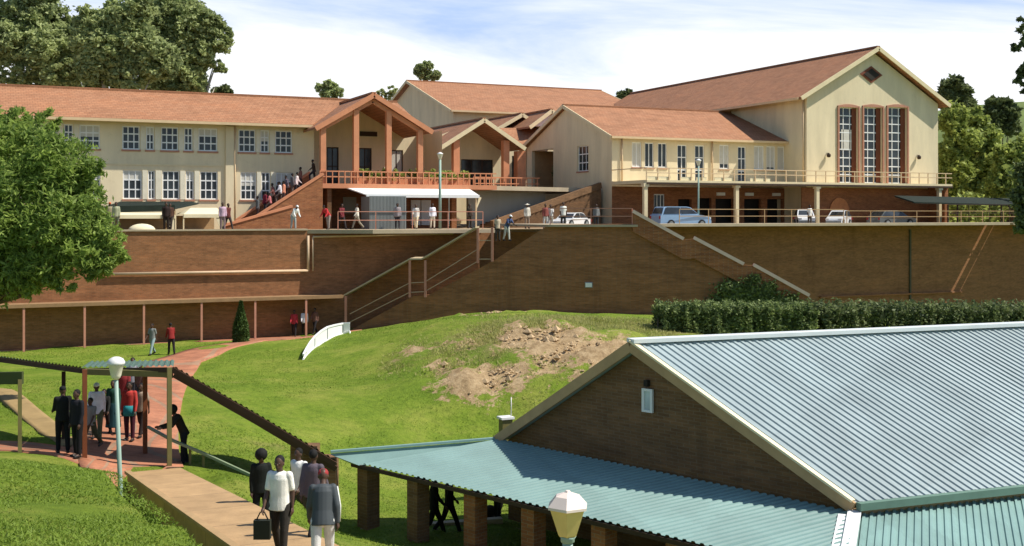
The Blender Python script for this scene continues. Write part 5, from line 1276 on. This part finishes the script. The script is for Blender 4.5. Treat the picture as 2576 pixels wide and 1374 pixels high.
# grass blades over the nearer lawn
def grass():
    rng = np.random.default_rng(70); n = 170000
    D = 11+ (68-11)*rng.uniform(0, 1, n)**1.5; L_ = rng.uniform(-.48, .12, n)*D
    wd = np.stack([L_*CS+D*SN, -L_*SN+D*CS], 1); z = hz(wd[:,0], wd[:,1])
    # keep clear of paths and ramp
    Lc = -10.18+(30.5-D)*.495; keep = ~((L_ > Lc-.15) & (L_ < Lc+2.3) & (D < 31))
    path = np.interp(D, [30,33.5,38,44,50,58,63,67], [lat(335,30),lat(315,33.5),lat(345,38),lat(385,44),lat(408,50),lat(440,58),lat(530,63),lat(640,67)]); keep &= ~((np.abs(L_-path) < 1.6) & (D > 30))
    keep &= ~((L_ < lat(300,31.4)) & (np.abs(D-32.2) < 1.6)); so, dr = wearmask(L_, D); keep &= so < .45
    P = np.stack([wd[:,0], wd[:,1], z], 1)[keep]; m = len(P); h = rng.uniform(.02, .055, m)
    a = rng.uniform(0, 2*math.pi, m); w = rng.uniform(.01, .022, m)
    dx = np.stack([np.cos(a)*w, np.sin(a)*w, np.zeros(m)], 1); tip = P + np.stack([rng.normal(size=m)*.04, rng.normal(size=m)*.04, h], 1)
    V = np.stack([P-dx, P+dx, tip], 1).reshape(-1, 3); V[:,2] -= 0; Fq = np.arange(3*m).reshape(m, 3)
    o = np_mesh('grass', V, Fq, leafmat('grass_blades', (.11,.18,.015), (.2,.28,.035), .3, .4), ntri=3); tag(o, 'short green grass blades covering the lawn', 'grass', kind='stuff')
grass()
# ================================================================ PEOPLE
def remeshed(mb, voxel, smooth=3):
    me = bpy.data.meshes.new('tmp'); me.from_pydata(mb.v, [], mb.f); me.update()
    ob = bpy.data.objects.new('tmp', me); COL.objects.link(ob)
    r = ob.modifiers.new('r', 'REMESH'); r.mode = 'VOXEL'; r.voxel_size = voxel
    if smooth: s = ob.modifiers.new('s', 'SMOOTH'); s.iterations = smooth; s.factor = .5
    dg = bpy.context.evaluated_depsgraph_get(); dg.update(); ev = ob.evaluated_get(dg)
    out = bpy.data.meshes.new_from_object(ev); out.polygons.foreach_set('use_smooth', [True]*len(out.polygons))
    bpy.data.objects.remove(ob); bpy.data.meshes.remove(me); return out
def cap(mb, p, q, r0, r1, n=10, flat=1.0):
    p, q = Vector(p), Vector(q); mb.tube([p, p.lerp(q,.33), p.lerp(q,.66), q], [r0, r0*.7+r1*.3, r0*.3+r1*.7, r1], n, flat=flat); mb.ball(p, r0*.99, 10, 6); mb.ball(q, r1*.99, 10, 6)
def rotx(v, a): c, s = math.cos(a), math.sin(a); return Vector((v[0], v[1]*c - v[2]*s, v[1]*s + v[2]*c))
def skeleton(ll=(0,0), rl=(0,0), la=(5,10,8), ra=(5,10,8), lean=0, head=0):
    """angles in degrees; legs (thigh forward, knee bend), arms (forward, elbow, outward); the figure faces +Y"""
    J = {}; hip = Vector((0,0,.93)); J['hip'] = hip
    def up(v): return hip + rotx(Vector(v)-hip, -R(lean))
    J['waist'] = up((0,0,1.06)); J['chest'] = up((0,.0,1.28)); J['neck'] = up((0,-.005,1.45)); J['up'] = up
    for s, leg, arm, k in ((-1, ll, la, 'l'), (1, rl, ra, 'r')):
        h = Vector((.095*s, 0, .9)); a = R(leg[0]); kn = h + Vector((.01*s, math.sin(a)*.43, -math.cos(a)*.43)); a2 = a - R(leg[1])
        an = kn + Vector((0, math.sin(a2)*.41, -math.cos(a2)*.41)); J[k+'h'], J[k+'k'], J[k+'a'] = h, kn, an
        J[k+'t'] = an + Vector((.02*s, .15*math.cos(a2*.4), -.035+.15*math.sin(a2*.4)))
        sh = up((.158*s, -.005, 1.40)); f = R(arm[0]); o = R(arm[2]); d = Vector((math.sin(o)*s, math.sin(f)*math.cos(o), -math.cos(f)*math.cos(o))); d = rotx(d, -R(lean*.3))
        el = sh + d*.29; f2 = f+R(arm[1]); d2 = Vector((math.sin(o*.4)*s*.6, math.sin(f2), -math.cos(f2))).normalized(); wr = el + d2*.25
        J[k+'s'], J[k+'e'], J[k+'w'], J[k+'hd'] = sh, el, wr, d2
    hd = R(head); J['head'] = J['neck'] + rotx(Vector((0,.025,.15)), -R(lean*.6)-hd); J['hdir'] = rotx(Vector((0,1,0)), -R(lean*.6)-hd); J['hup'] = rotx(Vector((0,0,1)), -R(lean*.6)-hd)
    # drop so that the lower foot stands on z = 0
    lo = min(J['la'].z, J['ra'].z)-.075; J['dz'] = -lo
    return J
MESHC = {}
def figure_parts(pose, lod, bottom='trousers', sleeve=.55, hat=None):
    key = (repr(sorted(pose.items())), lod, bottom, sleeve, hat)
    if key in MESHC: return MESHC[key]
    J = skeleton(**pose); vx = {'near': .012, 'mid': .018, 'far': .028}[lod]; up = J['up']; P = {}
    b = MB(); near = lod == 'near'
    H, hd, hu = J['head'], J['hdir'], J['hup']
    b.ball(H+hu*.015, .1, 14, 10, (.8,.92,1.08)); b.ball(H-hu*.045+hd*.022, .074, 12, 8, (.82,.9,1.0))
    cap(b, J['neck']-Vector((0,0,.05)), H-hu*.05, .056, .052)
    if lod != 'far':
        b.ball(H+hd*.1-hu*.015, .018, 8, 6, (.8,1,1.3)); sd = hd.cross(hu)
        for s in (-1, 1): b.ball(H+sd*s*.08-hu*.01, .024, 8, 6, (.45,.8,1.2))
        b.ball(H+hd*.088-hu*.06, .018, 8, 5, (1.3,.6,.6))
    b.tube([up((0,0,z)) for z in (.86,.95,1.08,1.22,1.34,1.42,1.46)], [.13,.15,.135,.15,.155,.12,.06], 14, flat=.68); b.ball(J['hip'], .13, 12, 8, (1.08,.8,.85))
    for k, s in (('l',-1),('r',1)):
        cap(b, J['chest']+Vector((.06*s,0,.08)), J[k+'s'], .075, .062); cap(b, J[k+'s'], J[k+'e'], .052, .041); cap(b, J[k+'e'], J[k+'w'], .041, .027)
        cap(b, J[k+'h'], J[k+'k'], .082, .055); cap(b, J[k+'k'], J[k+'a'], .055, .036); cap(b, J[k+'a'], J[k+'t'], .042, .03)
        d = J[k+'hd']; side = Vector((s,0,0)); side = (side-d*side.dot(d)).normalized(); fr_ = d.cross(side)
        w = J[k+'w']; cap(b, w, w+d*.075, .026, .034, flat=.7)
        if lod != 'far':
            for i, (o, l) in enumerate(((-.027,.062),(-.009,.075),(.009,.07),(.027,.055))):
                r0 = w+d*.085+fr_*o; m = r0+d*l*.55-side*.008; e = m+d*l*.42-side*.022; cap(b, r0, m, .0095 if near else .012, .009 if near else .012, 6); cap(b, m, e, .009 if near else .012, .008 if near else .01, 6)
            th = w+d*.03+fr_*.03*1; cap(b, th, th+d*.035+fr_*.025, .012, .01, 6); cap(b, th+d*.035+fr_*.025, th+d*.065+fr_*.024-side*.01, .01, .009, 6)
        else: cap(b, w+d*.08, w+d*.15-side*.015, .03, .02, flat=.6)
    P['body'] = remeshed(b, .0095 if near else vx, 2 if near else 1)
    # shirt
    b = MB(); e = .02 if near else .018
    t0 = J['neck']-Vector((0,0,.015)); 
    b.tube([up((0,0,z)) for z in (.82,.9,1.05,1.22,1.34,1.42,1.465)], [.19,.185,.168,.172,.176,.145,.08], 16, flat=.72)
    for k, s in (('l',-1),('r',1)):
        cap(b, J['chest']+Vector((.05*s,0,.1)), J[k+'s'], .078, .06); q = J[k+'s'].lerp(J[k+'e'], min(1, sleeve*1.4)); cap(b, J[k+'s'], q, .069, .058)
        if sleeve >= .9: cap(b, J[k+'e'], J[k+'w'], .058, .04)
    b.tube([J['neck']-Vector((0,0,.08)), J['neck']+Vector((0,0,.012))], [.085,.068], 12)
    P['shirt'] = remeshed(b, vx, 2)
    b = MB()
    if bottom == 'skirt':
        hb = J['hip']; lz = min(J['lk'].z, J['rk'].z)-.28
        b.tube([hb+Vector((0,0,.05)), hb+Vector((0,0,-.12)), Vector((0,(J['lk'].y+J['rk'].y)/2,(hb.z+lz)/2)), Vector((0,(J['lk'].y+J['rk'].y)/2,lz))], [.16,.19,.22,.26], 14, flat=.85)
        P['skirt'] = remeshed(b, vx, 2)
    else:
        b.ball(J['hip'], .155, 12, 8, (1.06,.84,.8))
        for k in 'lr':
            cap(b, J[k+'h'], J[k+'k'], .1, .074); 
            if bottom == 'trousers': cap(b, J[k+'k'], J[k+'a']+Vector((0,0,.03)), .072, .06)
        P['trousers' if bottom == 'trousers' else 'shorts'] = remeshed(b, vx, 2)
    for k in 'lr':
        b = MB(); a, t = J[k+'a'], J[k+'t']; cap(b, a+Vector((0,-.03,-.035)), t, .045, .038); b.box(a.x-.04, a.x+.04, a.y-.06, t.y+.02, a.z-.075, a.z-.05) if abs(t.z-a.z+.035) < .03 else None
        P['shoe_'+k] = remeshed(b, vx, 1)
    b = MB()
    if hat == 'cap':
        b.ball(H+hu*.045, .103, 12, 8, (.86,.98,.78)); cap(b, H+hd*.07+hu*.05, H+hd*.15+hu*.04, .05, .035, flat=.35); P['cap'] = remeshed(b, vx, 1)
    elif hat == 'hat':
        b.ball(H+hu*.06, .1, 12, 8, (.9,.98,.8)); b.tube([H+hu*.055, H+hu*.08], [.19,.17], 16); P['hat'] = remeshed(b, vx*.8, 1)
    elif hat == 'afro':
        b.ball(H+hu*.05-hd*.015, .14, 14, 10); P['hair'] = remeshed(b, vx, 1)
    else:
        b.ball(H+hu*.038-hd*.018, .1, 12, 9, (.86,.95,.98)); P['hair'] = remeshed(b, vx, 1)
    if near:
        b = MB(); sd = hd.cross(hu)
        for s in (-1, 1): b.ball(H+hd*.083+sd*s*.032+hu*.012, .009, 8, 6)
        em = bpy.data.meshes.new('eyes'); em.from_pydata(b.v, [], b.f); P['eyes'] = em
    MESHC[key] = (P, J); return MESHC[key]
MATC = {}
def cloth(c, nm='cloth'):
    k = tuple(c)
    if k not in MATC: MATC[k] = plain(nm, s2l(c), .85, .16, 5, bump=.22)
    return MATC[k]
SKIN = plain('dark_brown_skin', (.085,.046,.03), .5, .1, 8); HAIR = plain('black_hair', (.008,.007,.006), .8, .2, 20)
SHOE = plain('black_shoe_leather', (.015,.013,.012), .5, .2, 8); EYE = plain('eye_white', (.16,.14,.12), .3, .05, 5)
STRIPE = None
def person(loc, rz, label, top, bot, pose=None, H=1.7, lod='far', bottom='trousers', sleeve=.55, hat=None, hatcol=None, group='people around the school', shoes=None, topmat=None, botmat=None):
    parts, J = figure_parts(pose or {}, lod, bottom, sleeve, hat); k = H/1.72
    t = empty('person', (0,0,0), label, 'person', group)
    for nm, me in parts.items():
        m = me.copy(); m.materials.clear()
        m.materials.append({'body': SKIN, 'shirt': topmat or cloth(top), 'trousers': botmat or cloth(bot), 'shorts': cloth(bot), 'skirt': cloth(bot), 'hair': HAIR, 'cap': cloth(hatcol or (150,40,40)), 'hat': cloth(hatcol or (220,215,205)), 'eyes': EYE, 'shoe': shoes or SHOE}[nm.split('_')[0]])
        o = bpy.data.objects.new(nm.split('_')[0], m); COL.objects.link(o); o.parent = t; o.location = (0, 0, J['dz'])
    t.scale = (k, k, k); t.rotation_euler = (0, 0, rz); t.location = Vector(loc); return t, J, k
def world_pt(t, J, k, p):
    v = Vector(p)+Vector((0,0,J['dz'])); c, s = math.cos(t.rotation_euler.z), math.sin(t.rotation_euler.z)
    return Vector((t.location.x+k*(v.x*c-v.y*s), t.location.y+k*(v.x*s+v.y*c), t.location.z+k*v.z))
CAM = -PSI       # facing along the view axis; +pi faces the camera
WALK = dict(ll=(24,8), rl=(-16,18), la=(-18,14,6), ra=(22,20,6)); WALK2 = dict(ll=(-18,22), rl=(22,6), la=(20,18,8), ra=(-16,12,8))
STAND = dict(ll=(3,2), rl=(-3,2), la=(4,14,9), ra=(0,10,9)); SIT = dict(ll=(82,80), rl=(78,78), la=(30,50,8), ra=(25,50,8), lean=6)
BEND = dict(ll=(8,6), rl=(-4,6), la=(18,24,8), ra=(26,20,8), lean=40); CLIMB = dict(ll=(48,52), rl=(-4,6), la=(20,30,10), ra=(-10,20,10), lean=8)
LEAN = dict(ll=(6,6), rl=(-6,4), la=(48,35,10), ra=(42,40,10), lean=24, head=12)
# --- nearest figures on the ramp
def ramp_pt(px, D): w = W(lat(px, D), D); return Vector((w.x, w.y, rampz(D)))
t, J, k = person(ramp_pt(704, 18.4), CAM+R(172), 'man in an untucked white shirt and dark trousers carrying a dark bag on the ramp', (236,232,220), (44,40,34), dict(ll=(12,6), rl=(-10,14), la=(-6,16,10), ra=(10,24,9), head=2), 1.64, 'near')
hw = world_pt(t, J, k, J['rw']+J['rhd']*.1)
bg = thing('shoulder_bag', (hw.x, hw.y, hw.z-.42), 'small dark bag hanging from the hand of the man in the white shirt', 'bag')
b = MB(); u = W(.13,0); v = W(0,.06); c0 = Vector((hw.x, hw.y, hw.z-.42)); b.prism([c0+u+v, c0-u+v, c0-u-v, c0+u-v], (0,0,.3)); b.build('body', plain('dark_bag_cloth', (.018,.022,.014), .8, .2, 6), bg)
b = MB(); b.tube([c0+u*.7+Vector((0,0,.3)), Vector((hw.x,hw.y,hw.z))+u*.25, Vector((hw.x,hw.y,hw.z))-u*.25, c0-u*.7+Vector((0,0,.3))], .012, 6); b.build('strap', M['dark'], bg)
m, nt, bb = newmat('navy_tracksuit'); 
bb.inputs['Base Color'].default_value = (.045,.055,.06,1); bb.inputs['Roughness'].default_value = .7
t, J, k = person(ramp_pt(812, 17.0), CAM+R(8), 'person in a dark grey jacket with pale sleeve stripe and red cap, on the ramp', (60,68,72), (205,205,200), dict(ll=(-12,18), rl=(16,6), la=(8,22,10), ra=(-14,10,12), lean=14, head=22), 1.6, 'near', sleeve=1.0, hat='cap', hatcol=(150,50,50), topmat=m)
b = MB(); cc = []
for nm in ('rs', 're', 'rw'): cc.append(J[nm])
side = Vector((.068,.0,0)); b.tube([cc[0]+side+Vector((0,0,.02)), cc[1]+side*.85, cc[2]+side*.6], [.012,.012,.01], 6)
o = b.build('sleeve_stripe', cloth((225,225,215))); o.parent = t; o.location = (0,0,J['dz'])
person(ramp_pt(788, 20.4), CAM+R(-15), 'person in a dark mauve top just ahead of the red cap, by the brick pillar', (92,82,90), (40,38,40), WALK, 1.58, 'mid', sleeve=1.0)
p = W(lat(657, 24.5), 24.5); person((p.x, p.y, -6.72), CAM+R(200), 'dark silhouetted person with rounded hair behind the man in the white shirt', (16,20,16), (20,20,22), STAND, 1.68, 'mid', sleeve=1.0, hat='afro')
p = W(lat(752, 21.5), 21.5); person((p.x, p.y, rampz(21.5)), CAM+R(150), 'person in a white top almost hidden between the white-shirted man and the pillar', (225,222,215), (60,60,50), WALK2, 1.5, 'mid')
# --- leaning on the handrail
p = G(lat(462,32.3), 32.3); person((p.x, p.y, p.z-.05), CAM+R(120), 'person in dark clothes leaning forward over the olive handrail', (34,30,22), (22,24,28), LEAN, 1.72, 'mid', sleeve=1.0, hat='afro')
# --- group under the covered walkway
def gp(px, D, dz=.07): return G(lat(px, D), D, dz)
person(gp(158,31.3), CAM+R(30), 'tall dark-clothed person in a cap, leftmost under the covered walkway', (18,20,20), (14,16,22), dict(ll=(4,2), rl=(-6,4), la=(20,50,6), ra=(14,60,6)), 1.8, 'mid', sleeve=1.0, hat='cap', hatcol=(20,22,20))
person(gp(194,31.0), CAM+R(150), 'dark-clothed person with pale shoes next to the rusty walkway post', (22,22,28), (16,16,18), STAND, 1.8, 'mid', sleeve=1.0)
person(gp(243,34.4), CAM+R(195), 'person in a bright white shirt and pale cap under the covered walkway', (235,232,240), (92,92,66), WALK, 1.78, 'mid', hat='cap', hatcol=(215,215,190), sleeve=1.0)
person(gp(228,33.2), CAM+R(160), 'person in a grey top just behind the rusty walkway post', (132,130,126), (70,72,52), WALK2, 1.5, 'mid')
person(gp(262,35.3), CAM+R(185), 'small dark-clothed child between the white shirt and the green coat', (28,28,26), (30,20,20), WALK2, 1.42, 'mid', sleeve=1.0)
person(gp(285,35.6), CAM+R(180), 'person in a dark green coat and long teal skirt behind the globe lamp pole', (34,70,56), (28,64,70), STAND, 1.62, 'mid', bottom='skirt', sleeve=1.0)
t, J, k = person(gp(326,34.8), CAM+R(175), 'person in a red top with a teal jersey tied at the waist and maroon trousers', (176,56,50), (64,22,36), STAND, 1.76, 'mid', sleeve=1.0)
b = MB(); b.tube([J['hip']+Vector((0,0,.1)), J['hip'], J['hip']-Vector((0,0,.2))], [.17,.19,.2], 14, flat=.82); o = b.build('tied_jersey', cloth((46,140,148))); o.parent = t; o.location = (0,0,J['dz'])
person(gp(356,35.6), CAM+R(170), 'person in a beige top and dark trousers by the right walkway post', (160,140,120), (40,30,28), WALK, 1.66, 'mid')
person(gp(312,38.5), CAM+R(180), 'person in a maroon jersey further back behind the group', (120,36,36), (40,36,40), WALK2, 1.7, 'mid', sleeve=1.0)
person(gp(334,41.5), CAM+R(185), 'person in a grey checked top at the back of the group on the path', (150,150,156), (50,46,50), WALK, 1.7, 'mid')
person(gp(354,40.5), CAM+R(180), 'person in a brown top at the back right of the group on the path', (88,62,54), (40,34,34), WALK2, 1.68, 'mid', sleeve=1.0)
# --- on the path further up
person(gp(383,61), CAM+R(160), 'slim person in a grey vest and pale jeans walking on the upper path', (120,124,120), (140,160,160), WALK, 1.68, 'mid')
person(gp(431,61), CAM+R(30), 'person in a dark red jacket bending slightly on the upper path', (128,34,30), (34,28,30), dict(ll=(10,4), rl=(-12,10), la=(20,20,8), ra=(30,30,10), lean=16), 1.66, 'mid', sleeve=1.0)
for px, c, lb in ((740,(178,52,60),'person in a red top under the flat canopy near the stair foot'), (766,(220,218,224),'person in a white top under the flat canopy beside the red one'), (792,(110,76,66),'person in a brown top under the flat canopy, right of the white one')):
    p = on(px, 840, 71.0); g = G(*LD(p)); person((p.x, p.y, g.z+.03), R(180+random.uniform(-60, 60)), lb, c, (40,34,36), random.choice([WALK, WALK2]), 1.68, sleeve=1.0)
# --- stairs of the block
p = fp(1275, 606, -.9); person((p.x, p.y, p.z), R(200), 'person with white cap and blue shirt stooping near the top of the covered stairs', (70,84,120), (190,190,176), dict(ll=(10,6), rl=(-8,10), la=(35,30,10), ra=(30,40,10), lean=30), 1.72, 'mid', hat='cap', hatcol=(232,232,232))
p = fp(1252, 606, -1.3); person((p.x, p.y, p.z), R(170), 'person in a beige top beside the stooping one at the top of the stairs', (196,178,150), (70,66,60), STAND, 1.6, 'mid')
# --- terrace people
def tp(px, Y): return (on(px, 550, Y).x, Y, ZP+.02)
TP = [(1088,72.9,'person in a white coat standing by the white door panels',(232,228,232),(220,206,180),STAND,None,180),
 (1046,72.9,'person in a pale top at the railing left of the white coat',(214,206,196),(216,198,164),WALK,None,150),
 (898,73.2,'person in a white top beside the grey kiosk',(222,214,196),(150,140,120),WALK2,None,90),
 (826,73.4,'seated person in a bright red top in the middle of the terrace',(190,50,54),(150,140,130),BEND,None,120),
 (738,73.2,'person in a white shirt stooping at the foot of the portico stairs',(236,236,230),(150,160,156),BEND,'cap',200),
 (418,72.9,'dark-clothed person standing in front of the long cream tent',(40,26,22),(34,24,20),STAND,None,180),
 (428,73.4,'person in brown close behind the dark-clothed one by the tent',(78,52,40),(44,34,30),WALK,None,160),
 (292,72.9,'person in a pale olive top at the left end of the terrace',(160,160,130),(110,110,90),STAND,None,170),
 (276,73.3,'person with an orange headscarf at the left end of the terrace',(150,140,110),(110,100,80),STAND,'cap',190),
 (560,72.9,'person in a lilac top between the tents and the stairs',(190,160,176),(130,110,110),STAND,None,180),
 (574,73.2,'person in maroon beside the lilac top',(96,44,40),(60,50,46),WALK,None,210),
 (1326,73.0,'person in a broad pale hat near the top of the stair block',(196,190,176),(150,130,110),STAND,'hat',180),
 (1372,72.9,'person in a dull red jersey near the white saloon car',(130,70,62),(200,196,186),STAND,None,180),
 (1417,73.0,'tall person in a pale shirt standing in front of the white saloon car',(218,216,206),(50,52,48),STAND,None,170),
 (1000,73.0,'person in a checked top leaning at the railing before the kiosk',(150,140,140),(60,56,60),STAND,None,160),
 (860,73.4,'person in a maroon jersey left of the kiosk at the railing',(110,40,44),(50,44,44),WALK,None,200),
 (1385,72.9,'person in a white top next to the dull red jersey',(222,216,210),(190,184,172),WALK2,None,150),
 (1500,72.9,'person in a grey top below the blue board',(120,120,118),(60,60,60),STAND,None,170),
 (1181,76.0,'dark-clothed person at the corner under the canopy flap',(44,34,22),(60,46,30),STAND,None,200),
 (2037,73.4,'person in white beside the third terrace column',(226,224,216),(90,80,70),STAND,None,180)]
for px, Y, lb, c, d, ps, ht, az in TP:
    person(tp(px, Y), R(az), lb, c, d, ps, 1.72 if px != 1417 else 1.85, 'far', hat=ht, hatcol=(196,92,50) if px == 276 else ((238,238,235) if ps is BEND else (222,216,200)), sleeve=.55 if px % 2 else 1.0)
# --- crowd on the portico stairs
CR = [(648,78.2,(84,88,90),'grey'),(665,78.8,(122,32,50),'maroon'),(680,78.0,(186,110,110),'pink'),(697,79.6,(36,30,40),'black'),(706,78.6,(212,208,212),'white'),(714,77.8,(196,130,104),'salmon'),(722,79.8,(110,100,110),'mauve'),(735,79.2,(96,92,96),'charcoal'),(745,78.4,(220,200,196),'pale pink'),(756,79.8,(130,90,78),'brown'),(790,79.4,(60,44,34),'dark brown'),(688,80.2,(150,96,90),'rose')]
names = ['first person at the foot', 'second person', 'child low on the steps', 'person', 'person', 'person close to the front parapet', 'person by the rear parapet', 'person', 'person', 'person', 'last and highest person', 'person by the rear parapet']
for (px, Y, c, cn), nn in zip(CR, names):
    X = on(px, 500, Y).x; f = min(max((X-pa.x)/(pb_.x-pa.x), 0), 1); z = ZP+(2.15-ZP)*f
    person((X, Y, z+.05), R(-90 if px % 2 else 90)+R(random.uniform(-25,25)), f'{nn} in a {cn} top, on the portico stairs', c, random.choice([(60,44,44),(44,40,46),(90,70,66),(120,100,90)]), CLIMB if px % 3 else STAND, 1.4 if 'child' in nn else 1.68, 'far', group='people on the portico stairs', sleeve=1.0)
# --- silhouettes on the lower walkway
def lw(px, D): w = W(lat(px, D), D); return (w.x, w.y, zF+.01)
person(lw(1092,31.6), CAM+R(-80), 'dark silhouetted person walking under the teal roof, left of a companion', (20,22,20), (16,18,16), WALK, 1.72, 'mid', sleeve=1.0)
person(lw(1130,31.9), CAM+R(-70), 'second dark silhouetted walker under the teal roof, nearer the brick pier', (24,26,24), (16,16,16), WALK2, 1.68, 'mid', sleeve=1.0)
g = G(lat(1250,33.6),33.6); person((g.x,g.y,g.z), CAM+R(90), 'dark person whose legs show right of the twin-tone pier under the teal roof', (24,24,24), (18,18,16), STAND, 1.72, 'mid', sleeve=1.0)
g = G(lat(1276,34.2),34.2); person((g.x,g.y,g.z), CAM+R(110), 'person whose legs show just left of the orange brick pier', (40,36,34), (30,26,22), WALK, 1.72, 'mid', sleeve=1.0)
g = G(lat(1212,33.5),33.5); b = MB(); b.ball((g.x,g.y,g.z+.16), .3, 12, 8, (1.5,.7,.6)); b.ball((g.x+.25,g.y,g.z+.2), .2, 10, 7, (1,.8,.8)); me = remeshed(b, .03, 2)
o = bpy.data.objects.new('duffel_bag', me); me.materials.append(M['dark']); COL.objects.link(o); tag(o, 'dark bag lying on the ground behind the twin-tone pier', 'bag')
# ================================================================ LIGHT, SKY, CAMERA
DEL, ELV = R(63), R(52)
sun_dir = Vector((math.sin(DEL)*math.cos(ELV), -math.cos(DEL)*math.cos(ELV), math.sin(ELV)))
sl_ = bpy.data.lights.new('sun', 'SUN'); sl_.energy = 5.0; sl_.angle = R(.5); sl_.color = (1.0, .95, .86)
so_ = bpy.data.objects.new('sun', sl_); COL.objects.link(so_); so_.rotation_euler = sun_dir.to_track_quat('Z', 'Y').to_euler(); so_.location = (60, -40, 80)
world = bpy.data.worlds.new('World'); scene.world = world; world.use_nodes = True; nt = world.node_tree
bg_ = nt.nodes['Background']
sky = nt.nodes.new('ShaderNodeTexSky'); sky.sky_type = 'NISHITA'; sky.sun_disc = False; sky.sun_elevation = ELV
sky.sun_rotation = math.atan2(sun_dir.x, sun_dir.y); sky.altitude = 1200; sky.air_density = 1.0; sky.dust_density = 1.0; sky.ozone_density = 1.2
tc = N(nt, 'ShaderNodeTexCoord'); sx = N(nt, 'ShaderNodeSeparateXYZ'); nt.links.new(tc.outputs['Generated'], sx.inputs[0])
zz = N(nt, 'ShaderNodeMath', operation='ADD'); nt.links.new(sx.outputs[2], zz.inputs[0]); zz.inputs[1].default_value = .12
mxz = N(nt, 'ShaderNodeMath', operation='MAXIMUM'); nt.links.new(zz.outputs[0], mxz.inputs[0]); mxz.inputs[1].default_value = .02
cxy = []
for i in (0, 1):
    d = N(nt, 'ShaderNodeMath', operation='DIVIDE'); nt.links.new(sx.outputs[i], d.inputs[0]); nt.links.new(mxz.outputs[0], d.inputs[1]); cxy.append(d)
cb = N(nt, 'ShaderNodeCombineXYZ'); nt.links.new(cxy[0].outputs[0], cb.inputs[0]); nt.links.new(cxy[1].outputs[0], cb.inputs[1])
mp = N(nt, 'ShaderNodeMapping'); mp.inputs['Rotation'].default_value = (0, 0, R(38)); mp.inputs['Scale'].default_value = (.5, 1.15, 1); mp.inputs['Location'].default_value = (1.3, .4, 0); nt.links.new(cb.outputs[0], mp.inputs['Vector'])
n1 = N(nt, 'ShaderNodeTexNoise', Scale=.75, Detail=9.0, Roughness=.58, Distortion=.5); nt.links.new(mp.outputs[0], n1.inputs['Vector'])
# thicker cloud towards the horizon
mr = N(nt, 'ShaderNodeMapRange'); nt.links.new(sx.outputs[2], mr.inputs['Value']); mr.inputs['From Min'].default_value = .03; mr.inputs['From Max'].default_value = .2; mr.inputs['To Min'].default_value = .34; mr.inputs['To Max'].default_value = .0
mr2 = N(nt, 'ShaderNodeMapRange'); nt.links.new(sx.outputs[2], mr2.inputs['Value']); mr2.inputs['From Min'].default_value = .2; mr2.inputs['From Max'].default_value = .5; mr2.inputs['To Min'].default_value = .0; mr2.inputs['To Max'].default_value = -.3
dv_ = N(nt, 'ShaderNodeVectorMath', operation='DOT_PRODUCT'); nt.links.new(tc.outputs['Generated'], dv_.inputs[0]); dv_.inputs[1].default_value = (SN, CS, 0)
mr3 = N(nt, 'ShaderNodeMapRange'); nt.links.new(dv_.outputs['Value'], mr3.inputs['Value']); mr3.inputs['From Min'].default_value = -.1; mr3.inputs['From Max'].default_value = .75; mr3.inputs['To Min'].default_value = -.5; mr3.inputs['To Max'].default_value = 0  # cloud cleared behind the camera to cut fill light on the shaded walls
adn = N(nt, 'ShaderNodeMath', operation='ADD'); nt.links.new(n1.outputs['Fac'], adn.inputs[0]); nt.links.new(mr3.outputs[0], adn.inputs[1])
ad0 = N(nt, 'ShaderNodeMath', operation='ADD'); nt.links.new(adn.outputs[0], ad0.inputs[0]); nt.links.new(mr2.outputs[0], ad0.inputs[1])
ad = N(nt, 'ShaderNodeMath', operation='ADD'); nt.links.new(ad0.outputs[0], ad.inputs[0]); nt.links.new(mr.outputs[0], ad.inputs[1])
cr0 = ramp(nt, [(.2, (0,0,0)), (.42, (.9,.9,.9))]); nt.links.new(ad.outputs[0], cr0.inputs['Fac'])
blue = mix(nt, sky.outputs[0], (3.9, 5.1, 7.8), cr0.outputs[0])
cr = ramp(nt, [(.49, (0,0,0)), (.68, (1,1,1))]); nt.links.new(ad.outputs[0], cr.inputs['Fac'])
cl = mix(nt, blue, (8.2, 8.3, 8.5), cr.outputs[0])
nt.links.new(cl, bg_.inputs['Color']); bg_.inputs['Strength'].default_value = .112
SKYMIX = cr
cd = bpy.data.cameras.new('camera'); co = bpy.data.objects.new('camera', cd); COL.objects.link(co); scene.camera = co
cd.sensor_width = 36; cd.lens = 36*F/2576; cd.shift_y = (540-687)/2576.0; cd.clip_end = 20000; cd.clip_start = .3
co.location = (0,0,0); co.rotation_euler = (R(90), 0, -PSI)
scene.view_settings.view_transform = 'Standard'; scene.view_settings.look = 'None'; scene.view_settings.exposure = .3; scene.view_settings.gamma = 1
